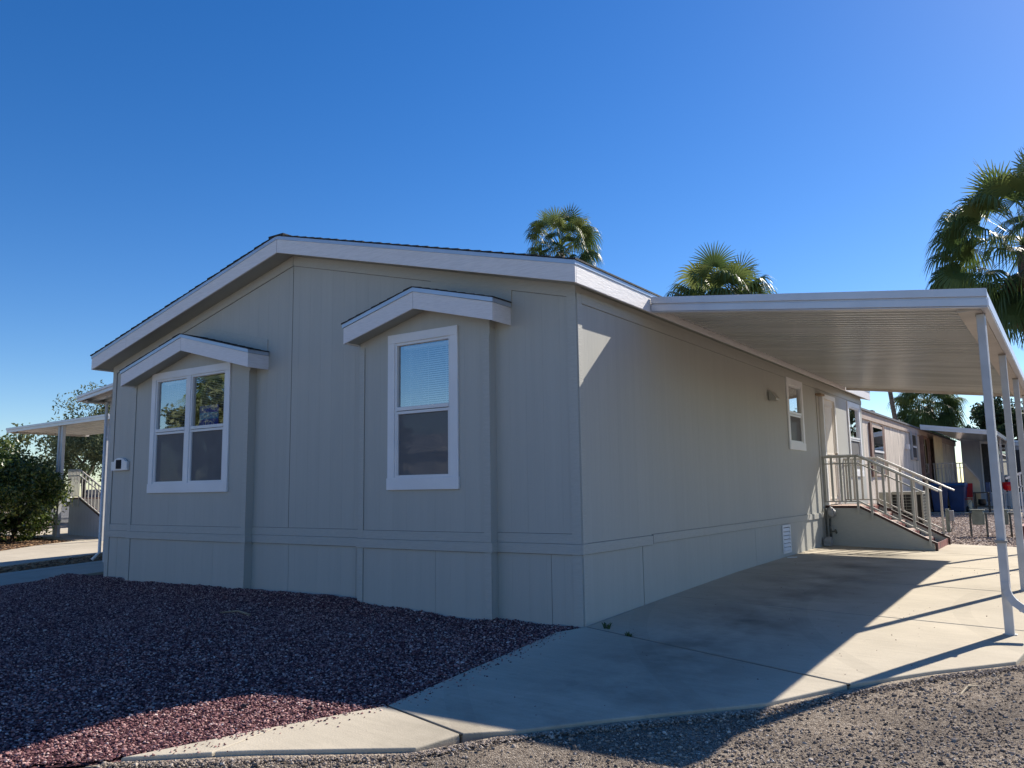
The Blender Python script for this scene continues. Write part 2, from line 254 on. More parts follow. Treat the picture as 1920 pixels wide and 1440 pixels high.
M = dict(
 siding=siding('sage siding', PAINT, gw=.014, groovedark=.955, var=.028), paint=mat('sage painted trim', PAINT, .6, var=.03, bump=.35, bscale=4, stretch=(4, 4, 40)),
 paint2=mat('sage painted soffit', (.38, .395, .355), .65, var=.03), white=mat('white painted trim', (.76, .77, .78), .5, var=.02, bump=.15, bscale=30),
 fascia=mat('off white painted fascia', (.74, .73, .74), .55, var=.04, bump=.35, bscale=3, stretch=(3, 3, 40)), vinyl=mat('white vinyl sash', (.72, .73, .74), .35, var=.02),
 drip=mat('blue grey metal drip edge', (.42, .50, .60), .35, metal=.35, var=.03), shingle=mat('dark grey shingle', (.045, .05, .055), .9, var=.3, vscale=30, bump=.8, bscale=120),
 dark=mat('dark interior', (.035, .033, .032), .9), blind=mat('pale blind slats', (.80, .80, .78), .5, var=.03), glass=glass('window glass'), glass2=glass('far window glass', (.25, .3, .33), 4),
 screen=screen_mat('insect screen', (.15, .15, .155), .82), alu=mat('white carport metal', (.62, .63, .66), .32, metal=.15, var=.03), aluA=mat('cream carport underside', (.57, .585, .56), .2, var=.07, vscale=1.1, bump=.25, bscale=2.2, stretch=(.5, 3, 1), spec=.7),
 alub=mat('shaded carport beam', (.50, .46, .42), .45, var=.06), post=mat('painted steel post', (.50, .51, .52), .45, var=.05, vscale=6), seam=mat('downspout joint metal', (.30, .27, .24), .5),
 cream=mat('cream door paint', (.70, .64, .55), .5, var=.03), concrete=concrete('driveway concrete'), edging=ground_mat('dirty crumbling edging', [(0, (.22, .18, .14)), (1, (.42, .36, .28))], 60, 2.5, .7, .01), concrete2=concrete('path concrete', (.46, .41, .33), False),
 redstep=mat('red brown deck paint', (.24, .075, .06), .6, var=.25, vscale=8), tread=mat('sunlit tread boards', (.52, .37, .30), .7, var=.25, vscale=10, stretch=(8, 1, 1)), brownedge=mat('dark brown edge board', (.05, .02, .02), .6),  # tread: sunlight on the step tops is mixed into its pale colour
 rail=mat('cream painted railing', (.43, .42, .38), .4, var=.05), railtop=mat('aluminium handrail', (.72, .72, .72), .3, metal=.3, var=.03), wood=mat('raw wood block', (.33, .24, .15), .7, var=.15, vscale=20),
 iron=mat('grey gas pipe', (.13, .14, .13), .5, metal=.5, var=.2, vscale=20), green=mat('grey green box paint', (.20, .23, .19), .55, var=.1, vscale=10), blackm=mat('black metal', (.02, .02, .02), .4, var=.2),
 tan=siding('weathered tan siding', (.62, .55, .47), period=.1, gw=.09, grain=2.2, var=.10, wear=2.4, groovedark=.6, freq=14, vf=.8), pinkf=mat('dusty tan fascia', (.46, .37, .31), .7, var=.06), brown=mat('brown wood trim', (.22, .13, .10), .7, var=.15),
 roofedge=mat('dark roof edge', (.09, .10, .12), .8), greysiding=siding('blue grey siding', (.42, .45, .50), period=.15, gw=.06, var=.03), darkscreen=mat('charcoal sun screen', (.045, .045, .05), .7, var=.15, vscale=8),
 curtain=mat('cream sheet', (.62, .52, .34), .8, var=.05), binlid=mat('blue bin lid plastic', (.01, .11, .30), .35, var=.1), bin=mat('blue bin plastic', (.006, .045, .15), .4, var=.1), red=mat('red fabric', (.45, .01, .015), .7, var=.1), redm=mat('red enamel', (.50, .008, .012), .2, var=.04),
 grey=mat('grey plastic', (.30, .31, .32), .5), acbox=mat('beige condenser housing', (.33, .31, .25), .5, var=.06), coil=mat('dark condenser coil', (.012, .011, .009), .7), wire=mat('pale wire guard', (.35, .35, .30), .4),
 trunk=mat('palm trunk bark', (.20, .15, .11), .9, var=.3, vscale=6, bump=1, bscale=20, stretch=(1, 1, 6)), bark=mat('dark bark', (.06, .045, .035), .9, var=.3, vscale=12, bump=1, bscale=30),
 palm=tinted('palm leaf', [(0, (.045, .085, .03)), (.6, (.10, .15, .045)), (1, (.24, .27, .09))], .45, .35, .3), skirt=tinted('dead palm leaf', [(0, (.13, .075, .04)), (1, (.36, .24, .14))], .8, .2, .15),
 citrus=tinted('citrus leaf', [(0, (.02, .045, .012)), (.55, (.06, .10, .022)), (1, (.34, .37, .08))], .35, .5, .35), mesq=tinted('olive tree leaf', [(0, (.06, .08, .035)), (.6, (.12, .15, .07)), (1, (.24, .26, .13))], .6, .3, .3),
 oak=tinted('dark green tree leaf', [(0, (.015, .03, .012)), (.6, (.04, .07, .03)), (1, (.10, .14, .06))], .6, .3, .2), weed=tinted('weed leaf', [(0, (.05, .09, .03)), (1, (.14, .18, .07))], .7, .2, .3),
 pebble=tinted('purple red gravel stone', [(0, (.05, .025, .032)), (.38, (.15, .070, .078)), (.64, (.35, .19, .18)), (.86, (.56, .38, .34)), (.95, (.66, .52, .47)), (1, (.80, .72, .66))], .9, .06, bump=.4),
 river=tinted('tan river stone', [(0, (.10, .07, .06)), (.4, (.28, .20, .16)), (.75, (.45, .34, .27)), (1, (.68, .60, .52))], .8, .3), grit=tinted('street grit', [(0, (.05, .042, .036)), (.3, (.19, .155, .128)), (.7, (.36, .295, .24)), (.93, (.52, .45, .38)), (1, (.72, .67, .60))], .9, .06, bump=.4),
 leafl=tinted('dry leaf litter', [(0, (.10, .05, .03)), (1, (.42, .28, .16))], .9, .1),
 gbase=ground_mat('purple gravel bed', [(0, (.03, .016, .02)), (.5, (.10, .048, .055)), (1, (.22, .12, .12))], 38), street=ground_mat('worn chip seal street', [(0, (.09, .072, .06)), (.35, (.24, .195, .155)), (.8, (.36, .30, .235)), (1, (.56, .49, .40))], 115, 1.1, .9, .009, patch=True),
 dirt=ground_mat('pale desert dirt', [(0, (.16, .12, .10)), (.5, (.30, .23, .18)), (1, (.45, .36, .29))], 14), rockbed=ground_mat('tan rock bed', [(0, (.08, .055, .045)), (.5, (.26, .19, .15)), (1, (.48, .38, .31))], 22), asphalt=ground_mat('far asphalt', [(0, (.10, .10, .10)), (1, (.17, .165, .16))], 40, .3, .3),
 bed=ground_mat('brown leafy bed', [(0, (.05, .03, .03)), (.5, (.12, .075, .065)), (1, (.28, .20, .15))], 26),
 signblue=mat('navy sign', (.04, .12, .68), .5, var=.02), signcyan=mat('bright blue sign band', (.08, .55, .95), .5, var=.02), signwhite=mat('white sign ink', (.85, .88, .92), .5, var=.01), plate=mat('black number plate', (.006, .006, .008), .9),
 carw=mat('silver white car paint', (.65, .67, .70), .2, var=.01), carb=mat('black car paint', (.02, .02, .025), .2, var=.01), tyre=mat('tyre rubber', (.02, .02, .02), .8), lens=mat('lamp lens', (.7, .7, .7), .1), terracotta=mat('terracotta pot', (.30, .12, .06), .8))

# ------------------------------------------------------------------ ground height
def G(x, y):
    return float(np.interp(y, [-6, 0, 4.3, 8, 500], [-.21, 0, .12, .16, .16]) + np.interp(x, [-18, -9, 0, 3.6, 500], [.22, 0, 0, -.108, -.108]))
def Gv(x, y):
    return np.interp(y, [-6, 0, 4.3, 8, 500], [-.21, 0, .12, .16, .16]) + np.interp(x, [-18, -9, 0, 3.6, 500], [.22, 0, 0, -.108, -.108])
def sheet(name, poly, off, m, thick=0, kind='structure', parent=None, fine=0):
    b = bmesh.new(); vs = [b.verts.new((x, y, 0)) for x, y in poly]; b.faces.new(vs)
    cuts = [(x, 'x') for x in (-18, -9, 0, 3.6)] + [(y, 'y') for y in (-6, 0, 4.3, 8)]
    for v, a in cuts:
        bmesh.ops.bisect_plane(b, geom=b.verts[:] + b.edges[:] + b.faces[:], plane_co=(v, v, 0), plane_no=(1, 0, 0) if a == 'x' else (0, 1, 0))
    if thick:
        r = bmesh.ops.extrude_face_region(b, geom=b.faces[:]); 
        low = [g for g in r['geom'] if isinstance(g, bmesh.types.BMVert)]
        lowset = set(low)
        for v in b.verts: v.co.z = G(v.co.x, v.co.y) + off - (thick if v in lowset else 0)
    else:
        for v in b.verts: v.co.z = G(v.co.x, v.co.y) + off
    bmesh.ops.recalc_face_normals(b, faces=b.faces)
    me = bpy.data.meshes.new(name); b.to_mesh(me); b.free()
    if not thick and me.polygons and me.polygons[0].normal.z < 0: me.flip_normals()
    o = link_mesh(name, me, m, parent)
    if kind: o['kind'] = kind
    return o
sheet('ground', [(-600, -300), (600, -300), (600, 900), (-600, 900)], -.075, M['dirt'])
sheet('street', [(-60, -40), (60, -40), (60, 1.5), (3.45, 1.0), (3.39, .685), (1.2, -2.6), (.6, -3.3), (-.557, -4.20), (-2.6, -5.9), (-12, -12), (-60, -30)], -.034, M['street'])
sheet('gravel_bed', [(-9.35, .8), (-9.5, -1.6), (-9.8, -9.9), (-2.6, -5.85), (-.557, -4.165), (.09, -2.72), (-.06, -.2), (-.03, .0), (-.03, .8)], -.03, M['gbase'])
sheet('side_dirt', [(3.47, 1.02), (60, 1.5), (60, 12), (3.47, 11.3)], -.066, M['bed'])
sheet('rock_bed', [(-1.2, 10.9), (60, 10.9), (60, 37), (-1.2, 37)], -.07, M['rockbed'])
dv = [  # driveway slabs between the control joints
 [(-.557, -4.165), (-.17, -3.86), (-.20, -3.34)],
 [(-.163, -3.852), (.743, -3.205), (.812, -2.897), (.078, -2.747), (-.192, -3.33)],
 [(.082, -2.733), (.82, -2.883), (1.034, -2.69), (1.463, -2.13), (2.112, -1.374), (2.46, -.655), (.02, -.012), (-.10, -.33)],
 [(.02, .010), (2.472, -.632), (2.907, .035), (3.392, .685), (3.45, 1.2), (3.45, 1.970), (-.0, 1.970)],
 [(0, 1.992), (3.45, 1.992), (3.45, 4.30), (0, 4.22)], [(0, 4.242), (3.45, 4.322), (3.45, 6.6), (0, 6.5)],
 [(0, 6.522), (3.45, 6.622), (3.45, 8.85), (0, 8.8)], [(0, 8.822), (3.45, 8.872), (3.45, 11.2), (1.86, 11.15), (0, 11.1)]]
dr = bpy.data.objects.new('driveway', None); C.objects.link(dr); dr['kind'] = 'structure'
for k, poly in enumerate(dv):
    o = sheet('slab', poly, 0, M['concrete'], .12, None, dr)
    md = o.modifiers.new('bevel', 'BEVEL'); md.width = .010; md.segments = 3; md.limit_method = 'ANGLE'; md.angle_limit = R(60)
for pa, pb in (((.02, -.003), (2.47, -.646)), ((0, 1.981), (3.45, 1.981)), ((0, 4.231), (3.45, 4.311)), ((0, 6.511), (3.45, 6.611)), ((0, 8.811), (3.45, 8.861)), ((.08, -2.740), (.816, -2.890))):
    n_ = 6; b_ = MB()
    for q in range(n_):
        x0, y0 = pa[0] + (pb[0] - pa[0]) * q / n_, pa[1] + (pb[1] - pa[1]) * q / n_; x1, y1 = pa[0] + (pb[0] - pa[0]) * (q + 1) / n_, pa[1] + (pb[1] - pa[1]) * (q + 1) / n_
        b_.bar((x0, y0, G(x0, y0) - .0075), (x1, y1, G(x1, y1) - .0075), .026, .009)
    b_.build('control_joint', M['blackm'], dr)
sheet('driveway_curb', [(3.46, 1.2), (3.58, 1.25), (3.60, 11.2), (3.46, 11.2)], -.012, M['concrete2'], .1)
sheet('street_edging', [(-.66, -4.30), (-.1, -3.93), (.3, -3.60), (.70, -3.33), (.84, -3.10), (.98, -2.81), (1.25, -2.50), (1.49, -2.21), (1.8, -1.86), (2.14, -1.45), (2.5, -.78), (2.95, -.03), (3.25, .36), (3.46, .64), (3.42, .70), (2.9, .05), (2.1, -1.36), (1.46, -2.12), (1.02, -2.68), (.74, -3.19), (-.6, -4.2)], -.024, M['edging'], .06)
# left side: the house's own side drive, beds and the neighbour's drive
sheet('side_driveway', [(-9.45, -9.9), (-9.35, -1.0), (-9.55, .6), (-9.7, 14), (-12.6, 14), (-11.2, 2.2), (-10.9, 0), (-10.4, -9.9)], -.012, M['concrete2'], .1)
sheet('planting_bed', [(-10.42, -9.9), (-10.92, 0), (-11.22, 2.2), (-12.62, 14), (-14.2, 14), (-12.3, 2.1), (-11.85, .1), (-11.0, -9.9)], -.055, M['bed'])
sheet('neighbour_driveway', [(-11.02, -9.9), (-11.87, .1), (-12.32, 2.1), (-14.3, 14), (-18.5, 14), (-15.2, 2.3), (-14.0, 0), (-13, -9.9)], -.012, M['concrete2'], .1)
sheet('far_planting_bed', [(-13.02, -9.9), (-14.02, 0), (-15.22, 2.3), (-15.3, 3.2), (-19.5, 3.2), (-20.5, -9.9)], -.05, M['bed'])
sheet('porch_slab', [(-15.2, 3.25), (-14.4, 9.5), (-20.5, 9.5), (-20.5, 3.25)], -.005, M['concrete2'], .1)
sheet('far_street', [(-26, 8), (-24, 20), (-140, 95), (-160, 60)], -.055, M['asphalt'])
sheet('back_pavement', [(-.6, 37.0), (6, 37.0), (6, 38.2), (-.6, 38.2)], -.03, M['concrete2'], .08)
sheet('patio_slab', [(-1.0, 29.2), (2.2, 29.2), (2.2, 36.4), (-1.0, 36.4)], -.03, M['concrete2'], .08)

# loose stones, built as real stones
phi = (1 + 5 ** .5) / 2
ICO = np.array([(-1, phi, 0), (1, phi, 0), (-1, -phi, 0), (1, -phi, 0), (0, -1, phi), (0, 1, phi), (0, -1, -phi), (0, 1, -phi), (phi, 0, -1), (phi, 0, 1), (-phi, 0, -1), (-phi, 0, 1)]) / 1.9
ICF = np.array([(0, 11, 5), (0, 5, 1), (0, 1, 7), (0, 7, 10), (0, 10, 11), (1, 5, 9), (5, 11, 4), (11, 10, 2), (10, 7, 6), (7, 1, 8), (3, 9, 4), (3, 4, 2), (3, 2, 6), (3, 6, 8), (3, 8, 9), (4, 9, 5), (2, 4, 11), (6, 2, 10), (8, 6, 7), (9, 8, 1)])
def inpoly(x, y, poly):
    c_ = np.zeros(len(x), bool); n = len(poly)
    for i in range(n):
        (x1, y1), (x2, y2) = poly[i], poly[(i + 1) % n]
        cond = ((y1 > y) != (y2 > y)) & (x < (x2 - x1) * (y - y1) / ((y2 - y1) + 1e-12) + x1); c_ ^= cond
    return c_
def scatter(poly, n):
    xs = [p[0] for p in poly]; ys = [p[1] for p in poly]; out = []
    tot = 0
    while tot < n:
        x = rng.uniform(min(xs), max(xs), n); y = rng.uniform(min(ys), max(ys), n); k = inpoly(x, y, poly); out.append(np.stack([x[k], y[k]], 1)); tot += k.sum()
    return np.concatenate(out)[:n]
def smooth_noise(x, y, s=1.0):
    return (np.sin(x * 2.1 * s + 1.3) * np.cos(y * 2.7 * s + .4) + .6 * np.sin(x * 5.3 * s + y * 3.1 * s) + .4 * np.cos(x * 9.7 * s - y * 7.9 * s + 2)) / 2
def stones(name, P, z, size, m, label, cat, flat=.55, jit=.28):
    n = len(P); V = np.repeat(ICO[None], n, 0) + rng.normal(0, jit * .5, (n, 12, 3)) * .6
    V *= (size[:, None, None]) * np.stack([rng.uniform(.8, 1.3, n), rng.uniform(.6, 1.0, n), rng.uniform(flat * .6, flat * 1.3, n)], 1)[:, None, :]
    a = rng.uniform(0, 2 * np.pi, n); tl = rng.normal(0, .35, n); ca, sa, ct, st = np.cos(a), np.sin(a), np.cos(tl), np.sin(tl)
    x, y, zz = V[..., 0], V[..., 1], V[..., 2]
    y, zz = y * ct[:, None] - zz * st[:, None], y * st[:, None] + zz * ct[:, None]
    x, y = x * ca[:, None] - y * sa[:, None], x * sa[:, None] + y * ca[:, None]
    V = np.stack([x + P[:, :1], y + P[:, 1:2], zz + z[:, None]], 2).reshape(-1, 3)
    F = (ICF[None] + (np.arange(n) * 12)[:, None, None]).reshape(-1, 3)
    t = np.clip(np.repeat(rng.beta(2, 2, n), 12), 0, 1)
    o = np_mesh(name, V, F, m, tint=t); return tag(o, label, cat, kind='stuff')
yard = [(-9.32, .0), (-9.35, -1.6), (-8.8, -3.2), (-6.2, -5.9), (-2.5, -5.9), (-.62, -4.2), (-.19, -3.32), (.07, -2.74), (-.10, -.33), (-.03, -.01), (-1.0, -.01)]
P = scatter(yard, 185000)
near = np.clip(1 - np.abs(P[:, 1] + .12) / .45, 0, 1)
hump = np.interp(P[:, 0], [-9, -8.3, -7, -5, -3.4, -2.6, -1.4, -.4], [.05, .06, .06, .075, .085, .045, .01, .0])
def yard_z(x, y):
    near = np.clip(1 - np.abs(y + .12) / .45, 0, 1); h = np.interp(x, [-9, -8.3, -7, -5, -3.4, -2.6, -1.4, -.4], [.05, .06, .06, .075, .085, .045, .01, .0])
    edge = np.clip((x - (-1.2)) / 1.2, 0, 1)
    return Gv(x, y) + near * (h + .012 * smooth_noise(x, y, 3)) + (h * .25 - .012) + .012 * smooth_noise(x, y) * (1 - edge)
keep = ~(((P[:, 0] > -2.86) & (P[:, 0] < -.985) | (P[:, 0] > -7.6) & (P[:, 0] < -4.88)) & (P[:, 1] > -.115))
P = P[keep]
stones('gravel', P, yard_z(P[:, 0], P[:, 1]) + rng.uniform(-.008, .008, len(P)), rng.uniform(.0055, .0115, len(P)) * np.where(rng.uniform(0, 1, len(P)) > .96, 1.7, 1), M['pebble'], 'purple red crushed gravel covering the front yard', 'gravel')
# continuous heaped bed below the loose stones
gx = np.linspace(-9.3, 0.05, 190); gy = np.linspace(-5.9, 0, 120); XX, YY = np.meshgrid(gx, gy); ZZ = yard_z(XX, YY) - .006
ins = inpoly(XX.ravel(), YY.ravel(), yard).reshape(XX.shape); ZZ = np.where(ins, ZZ, ZZ - .035)
idx = np.arange(XX.size).reshape(XX.shape); fq = np.stack([idx[:-1, :-1], idx[:-1, 1:], idx[1:, 1:], idx[1:, :-1]], -1)
cell = ins[:-1, :-1] | ins[1:, 1:] | ins[1:, :-1] | ins[:-1, 1:]
allin = ins[:-1, :-1] & ins[1:, 1:] & ins[1:, :-1] & ins[:-1, 1:]
o = np_mesh('gravel_mound', np.stack([XX, YY, ZZ], -1).reshape(-1, 3), fq[allin].reshape(-1, 4), M['gbase'], smooth=True); o['kind'] = 'structure'
strp = [(-1.5, -5.3), (5.4, -5.3), (5.4, .9), (3.6, 1.0), (3.45, .62), (2.93, .0), (2.13, -1.42), (1.48, -2.18), (1.0, -2.76), (.72, -3.25), (-.62, -4.25)]
P = scatter(strp, 60000); pk = smooth_noise(P[:, 0] * .55, P[:, 1] * .55) + .5 * smooth_noise(P[:, 0] * 1.7 + 3, P[:, 1] * 1.7) + rng.normal(0, .45, len(P)); P = P[pk > -.25]
stones('street_grit', P, Gv(P[:, 0], P[:, 1]) - .031 + rng.uniform(-.004, .003, len(P)), np.abs(rng.normal(.0, .0045, len(P))) + .0028 + .009 * (rng.uniform(0, 1, len(P)) > .985), M['grit'], 'loose grey brown grit lying on the worn street', 'grit', flat=.7)
ed = np.array([(-.62, -4.22), (.0, -3.80), (.72, -3.26), (1.0, -2.76), (1.48, -2.17), (2.13, -1.41), (2.93, .0), (3.43, .67)]); k = rng.integers(0, 7, 5200); u_ = rng.uniform(0, 1, (5200, 1)); P = ed[k] * (1 - u_) + ed[k + 1] * u_ + np.array([.55, -.8]) * np.abs(rng.normal(0, .05, (5200, 1)))
stones('edge_grit', P, Gv(P[:, 0], P[:, 1]) - .022, np.abs(rng.normal(0, .0045, len(P))) + .0025, M['grit'], 'fine grit spilled along the broken edge of the driveway', 'grit', flat=.7)
# stones kicked onto the slab, and specks of grit blown over it
u_ = rng.uniform(0, 1, (420, 1)); P = np.where(u_ < .6, np.array([.08, -2.73]) * (1 - u_ / .6) + np.array([-.10, -.33]) * (u_ / .6), np.array([-.5, -4.1]) * (1 - (u_ - .6) / .4) + np.array([.05, -2.76]) * ((u_ - .6) / .4)) + np.abs(rng.normal(0, .09, (420, 1))) * np.array([1, .12])
P2 = scatter([(.1, -2.6), (1.2, -2.4), (3.3, .8), (3.4, 9), (.1, 9)], 160); P = np.concatenate([P, P2])
stones('spilled_stones', P, Gv(P[:, 0], P[:, 1]) + .003, np.concatenate([rng.uniform(.003, .009, 420), rng.uniform(.002, .006, 160)]), M['pebble'], 'few small stones kicked onto the driveway slab', 'stones')
P = scatter([(-1.0, 11.2), (6, 11.2), (6, 29), (-1.0, 29)], 26000)
stones('river_rock', P, Gv(P[:, 0], P[:, 1]) - .055, rng.uniform(.02, .045, len(P)), M['river'], 'tan river rock bed beyond the end of the driveway', 'rock')
P = scatter([(3.6, 1.0), (5.5, 1.0), (5.5, 10), (3.6, 10)], 7000)
stones('brown_gravel', P, Gv(P[:, 0], P[:, 1]) - .055, rng.uniform(.012, .03, len(P)), M['river'], 'brown gravel strip along the right edge of the driveway', 'gravel')
P = np.concatenate([scatter([(-10.5, -6), (-10.92, 0), (-11.22, 2.2), (-12.3, 2.1), (-11.87, .1), (-11.1, -6)], 3500), scatter([(-13.4, -4), (-14.05, 0), (-15.25, 2.3), (-15.4, 3.2), (-19, 3.2), (-19, -2)], 6000)])
stones('leaf_litter', P, Gv(P[:, 0], P[:, 1]) - .035, rng.uniform(.015, .045, len(P)), M['leafl'], 'dry brown leaves and stones in the beds left of the house', 'leaf litter', flat=.25)
P = scatter([(-24, 9.6), (-17, 9.6), (-22, 20), (-30, 16)], 4000)
stones('pale_gravel', P, Gv(P[:, 0], P[:, 1]) - .06, rng.uniform(.02, .05, len(P)), M['river'], 'sunlit pale gravel behind the neighbour porch', 'gravel')

# ------------------------------------------------------------------ the grey green house
WD, L_, YF = 8.372, 13.1, -.283
XM = -WD / 2
house = thing('manufactured_house', (XM, 0, 0), 'sage green manufactured house with white trim and two window bays, filling the middle', 'house')
def zroof(x): return 3.235 + (.156 + XM * -1 - abs(x - XM)) * .25     # underside of the roof
BA, BB = (-7.60, -4.88), (-2.86, -.985)
WA, WB = (-7.10, -5.27, 1.30, 3.03), (-2.40, -1.395, 1.29, 3.03)
S1, S2 = (7.05, 8.03, 1.88, 3.11), (11.6, 12.8, 1.45, 3.07)
def inner(w, t=.10, tb=.13): return (w[0] + t - .02, w[1] - t + .02, w[2] + tb - .02, w[3] - t + .02)
hA, hB, h1, h2 = [inner(w) for w in (WA, WB, S1, S2)]
wall = MB()
for a, b in ((-WD, XM - .006), (XM + .006, 0)):
    hs_ = [h for h in (hA, hB) if a < h[0] < b]
    wall.holes(a, b, .652, 3.2, 0, .1, hs_)
    pts = [(a, 3.2), (b, 3.2), (b, zroof(b) + .05), (a, zroof(a) + .05)]
    wall.prism(pts, 'y', 0, .1)
wall.box(XM - .02, XM + .02, .02, .09, .652, 4.3)
sw = MB(lambda u, n, z: (n, u, z)); sw.holes(.1, L_, .652, 3.26, -.1, 0, [h1, h2]); wall.v, n0 = wall.v + sw.v, len(wall.v); wall.f += [tuple(i + n0 for i in f) for f in sw.f]
wall.box(-WD, -WD + .1, .1, L_ - .1, .652, 3.26); wall.box(-WD, -.1, L_ - .1, L_, .652, 3.2); wall.prism([(-WD, 3.2), (-.1, 3.2), (XM, 4.28)], 'y', L_ - .1, L_)
wall.build('wall', M['siding'], house)
sk = MB()   # skirting panels with open seams
xs = [-WD, -8.05, -4.17, -3.0, -.35, 0]
for a, b in zip(xs, xs[1:]): sk.box(a + .003, b - .003, .0, .04, -.35, .652)
sk.box(-WD + .02, -.02, .045, .06, -.35, .64)
ys = [.04, 1.30, 5.06, 8.25, L_]
for i, (a, b) in enumerate(zip(ys, ys[1:])): sk.box(-.04, 0, a + (.006 if i == 1 else .003), b - (.010 if i == 0 else .004), -.2, .652)
sk.box(-.06, -.045, .04, L_, -.2, .64); sk.box(-WD, -WD + .04, .04, L_, -.2, .652)
sk.build('skirting', M['siding'], house)
tr = MB()   # flat trim boards
for a, b in ((-WD, BA[0]), (BA[1], BB[0]), (BB[1], 0)):
    tr.box(a - (.02 if a < -8 else 0), b, -.022, 0, .652, .75)
    tr.box(a + (.10 if a < -8 else 0), b - (.10 if b == 0 else 0), -.010, 0, .753, .845)
tr.box(-WD, -WD + .10, -.012, 0, .753, 3.26); tr.box(-.105, 0, -.012, 0, .753, 3.2)
tr.box(-WD, -WD + .10, -.012, 0, -.3, .650); tr.box(-.105, 0, -.012, 0, -.3, .650)
tr.box(0, .012, .0, .085, -.2, .652); tr.box(0, .012, 0, .085, .755, 3.19)
tr.box(0, .022, -.02, 1.532, .654, .753); tr.box(0, .019, 1.54, L_, .668, .762); tr.box(0, .012, .0855, L_, 3.10, 3.20)
tr.box(0, .014, 9.02, 9.12, .762, 2.96)
for sgn in (-1, 1):
    e = XM + sgn * WD / 2; i0 = XM + sgn * .004
    tr.prism([(i0, zroof(i0) - .13), (i0, zroof(i0) - .002), (e, zroof(e) - .002), (e, zroof(e) - .13)], 'y', -.0135, -.0005)
tr.prism([(-6.17, 3.46), (-6.17, 3.64), (-4.66, 3.275), (-4.66, 3.09)], 'y', -.011, -.0005)   # panels over the bay roofs
tr.prism([(-1.86, 3.42), (-1.86, 3.64), (-.765, 3.365), (-.775, 3.15)], 'y', -.0110, -.0005)
tr.build('trim_board', M['paint'], house, bevel=.002)
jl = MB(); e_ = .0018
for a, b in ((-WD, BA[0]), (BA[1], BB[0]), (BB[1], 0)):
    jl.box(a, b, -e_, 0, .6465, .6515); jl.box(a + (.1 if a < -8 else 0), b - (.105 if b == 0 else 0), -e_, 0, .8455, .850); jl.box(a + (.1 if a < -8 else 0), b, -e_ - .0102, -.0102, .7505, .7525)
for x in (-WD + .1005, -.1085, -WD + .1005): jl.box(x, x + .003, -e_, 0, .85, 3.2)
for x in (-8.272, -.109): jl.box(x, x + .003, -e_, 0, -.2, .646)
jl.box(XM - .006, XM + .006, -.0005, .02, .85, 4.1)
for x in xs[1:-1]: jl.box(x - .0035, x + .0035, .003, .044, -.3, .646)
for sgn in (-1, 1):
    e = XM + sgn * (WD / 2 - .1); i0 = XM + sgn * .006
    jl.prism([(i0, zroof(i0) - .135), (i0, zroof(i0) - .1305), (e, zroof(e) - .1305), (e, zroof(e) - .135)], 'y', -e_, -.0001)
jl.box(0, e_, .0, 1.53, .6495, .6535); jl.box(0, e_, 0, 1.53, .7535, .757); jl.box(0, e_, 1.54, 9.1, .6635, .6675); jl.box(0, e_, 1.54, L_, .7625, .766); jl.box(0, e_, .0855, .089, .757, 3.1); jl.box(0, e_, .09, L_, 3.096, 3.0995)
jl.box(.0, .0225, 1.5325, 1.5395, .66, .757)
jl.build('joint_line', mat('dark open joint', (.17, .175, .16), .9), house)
# main roof
rf = MB(); rf.prism([(-WD - .13, 3.235), (XM, zroof(XM)), (.13, 3.235), (.13, 3.41), (XM, 4.50), (-WD - .13, 3.41)], 'y', YF + .026, L_ + .26)
roof = rf.build('roof', M['paint2'], house)
def rake(mb, x0, x1, za, zb, h, y0, y1): mb.prism([(x0, za), (x1, zb), (x1, zb + h), (x0, za + h)], 'y', y0, y1)
fs_ = MB()
for sgn in (-1, 1):
    e = XM + sgn * (WD / 2 + .156); i0 = XM + sgn * .003
    for y0, y1 in ((YF, YF + .024), (L_ + .262, L_ + .286)):
        if sgn < 0 and y0 == YF:   # the left rake board is pieced near its foot
            xj = e + .95; zj = 3.216 + .95 * .2502
            rake(fs_, e, xj - .002, 3.216, zj - .0005, .175, y0, y1); rake(fs_, xj + .002, i0, zj + .0005, 4.300, .175, y0, y1)
        else: rake(fs_, e, i0, 3.216, 4.300, .175, y0, y1)
fs_.box(.132, .156, YF + .026, L_ + .26, 3.216, 3.395); fs_.box(-WD - .156, -WD - .132, YF + .026, L_ + .26, 3.216, 3.395)
fs_.build('fascia', M['fascia'], roof, bevel=.003)
dp = MB()
for sgn in (-1, 1):
    e = XM + sgn * (WD / 2 + .163); rake(dp, e, XM, 3.389, 4.475, .042, YF - .008, YF + .03)
dp.box(.120, .164, YF + .032, L_ + .27, 3.394, 3.432); dp.box(-WD - .164, -WD - .12, YF + .032, L_ + .27, 3.394, 3.432)
dp.build('drip_edge', M['drip'], roof)
sh = MB()
for sgn in (-1, 1):      # shingle courses, each lapping the one below
    n = 31; half = WD / 2 + .175
    for k in range(n):
        u0, u1 = half * k / n, half * (k + 1) / n + .02
        z0 = 3.433 + u0 * .2502; z1 = 3.433 + min(u1, half) * .2502
        j = random.uniform(-.006, .006)
        sh.prism([(XM + sgn * (half - u0), z0), (XM + sgn * (half - min(u1, half)), z1), (XM + sgn * (half - min(u1, half)), z1 + .005), (XM + sgn * (half - u0), z0 + .017)], 'y', YF - .018 + j, L_ + .295 + j)
sh.box(XM - .14, XM + .14, YF - .02, L_ + .3, 4.51, 4.528)
sh.build('shingles', M['shingle'], roof)

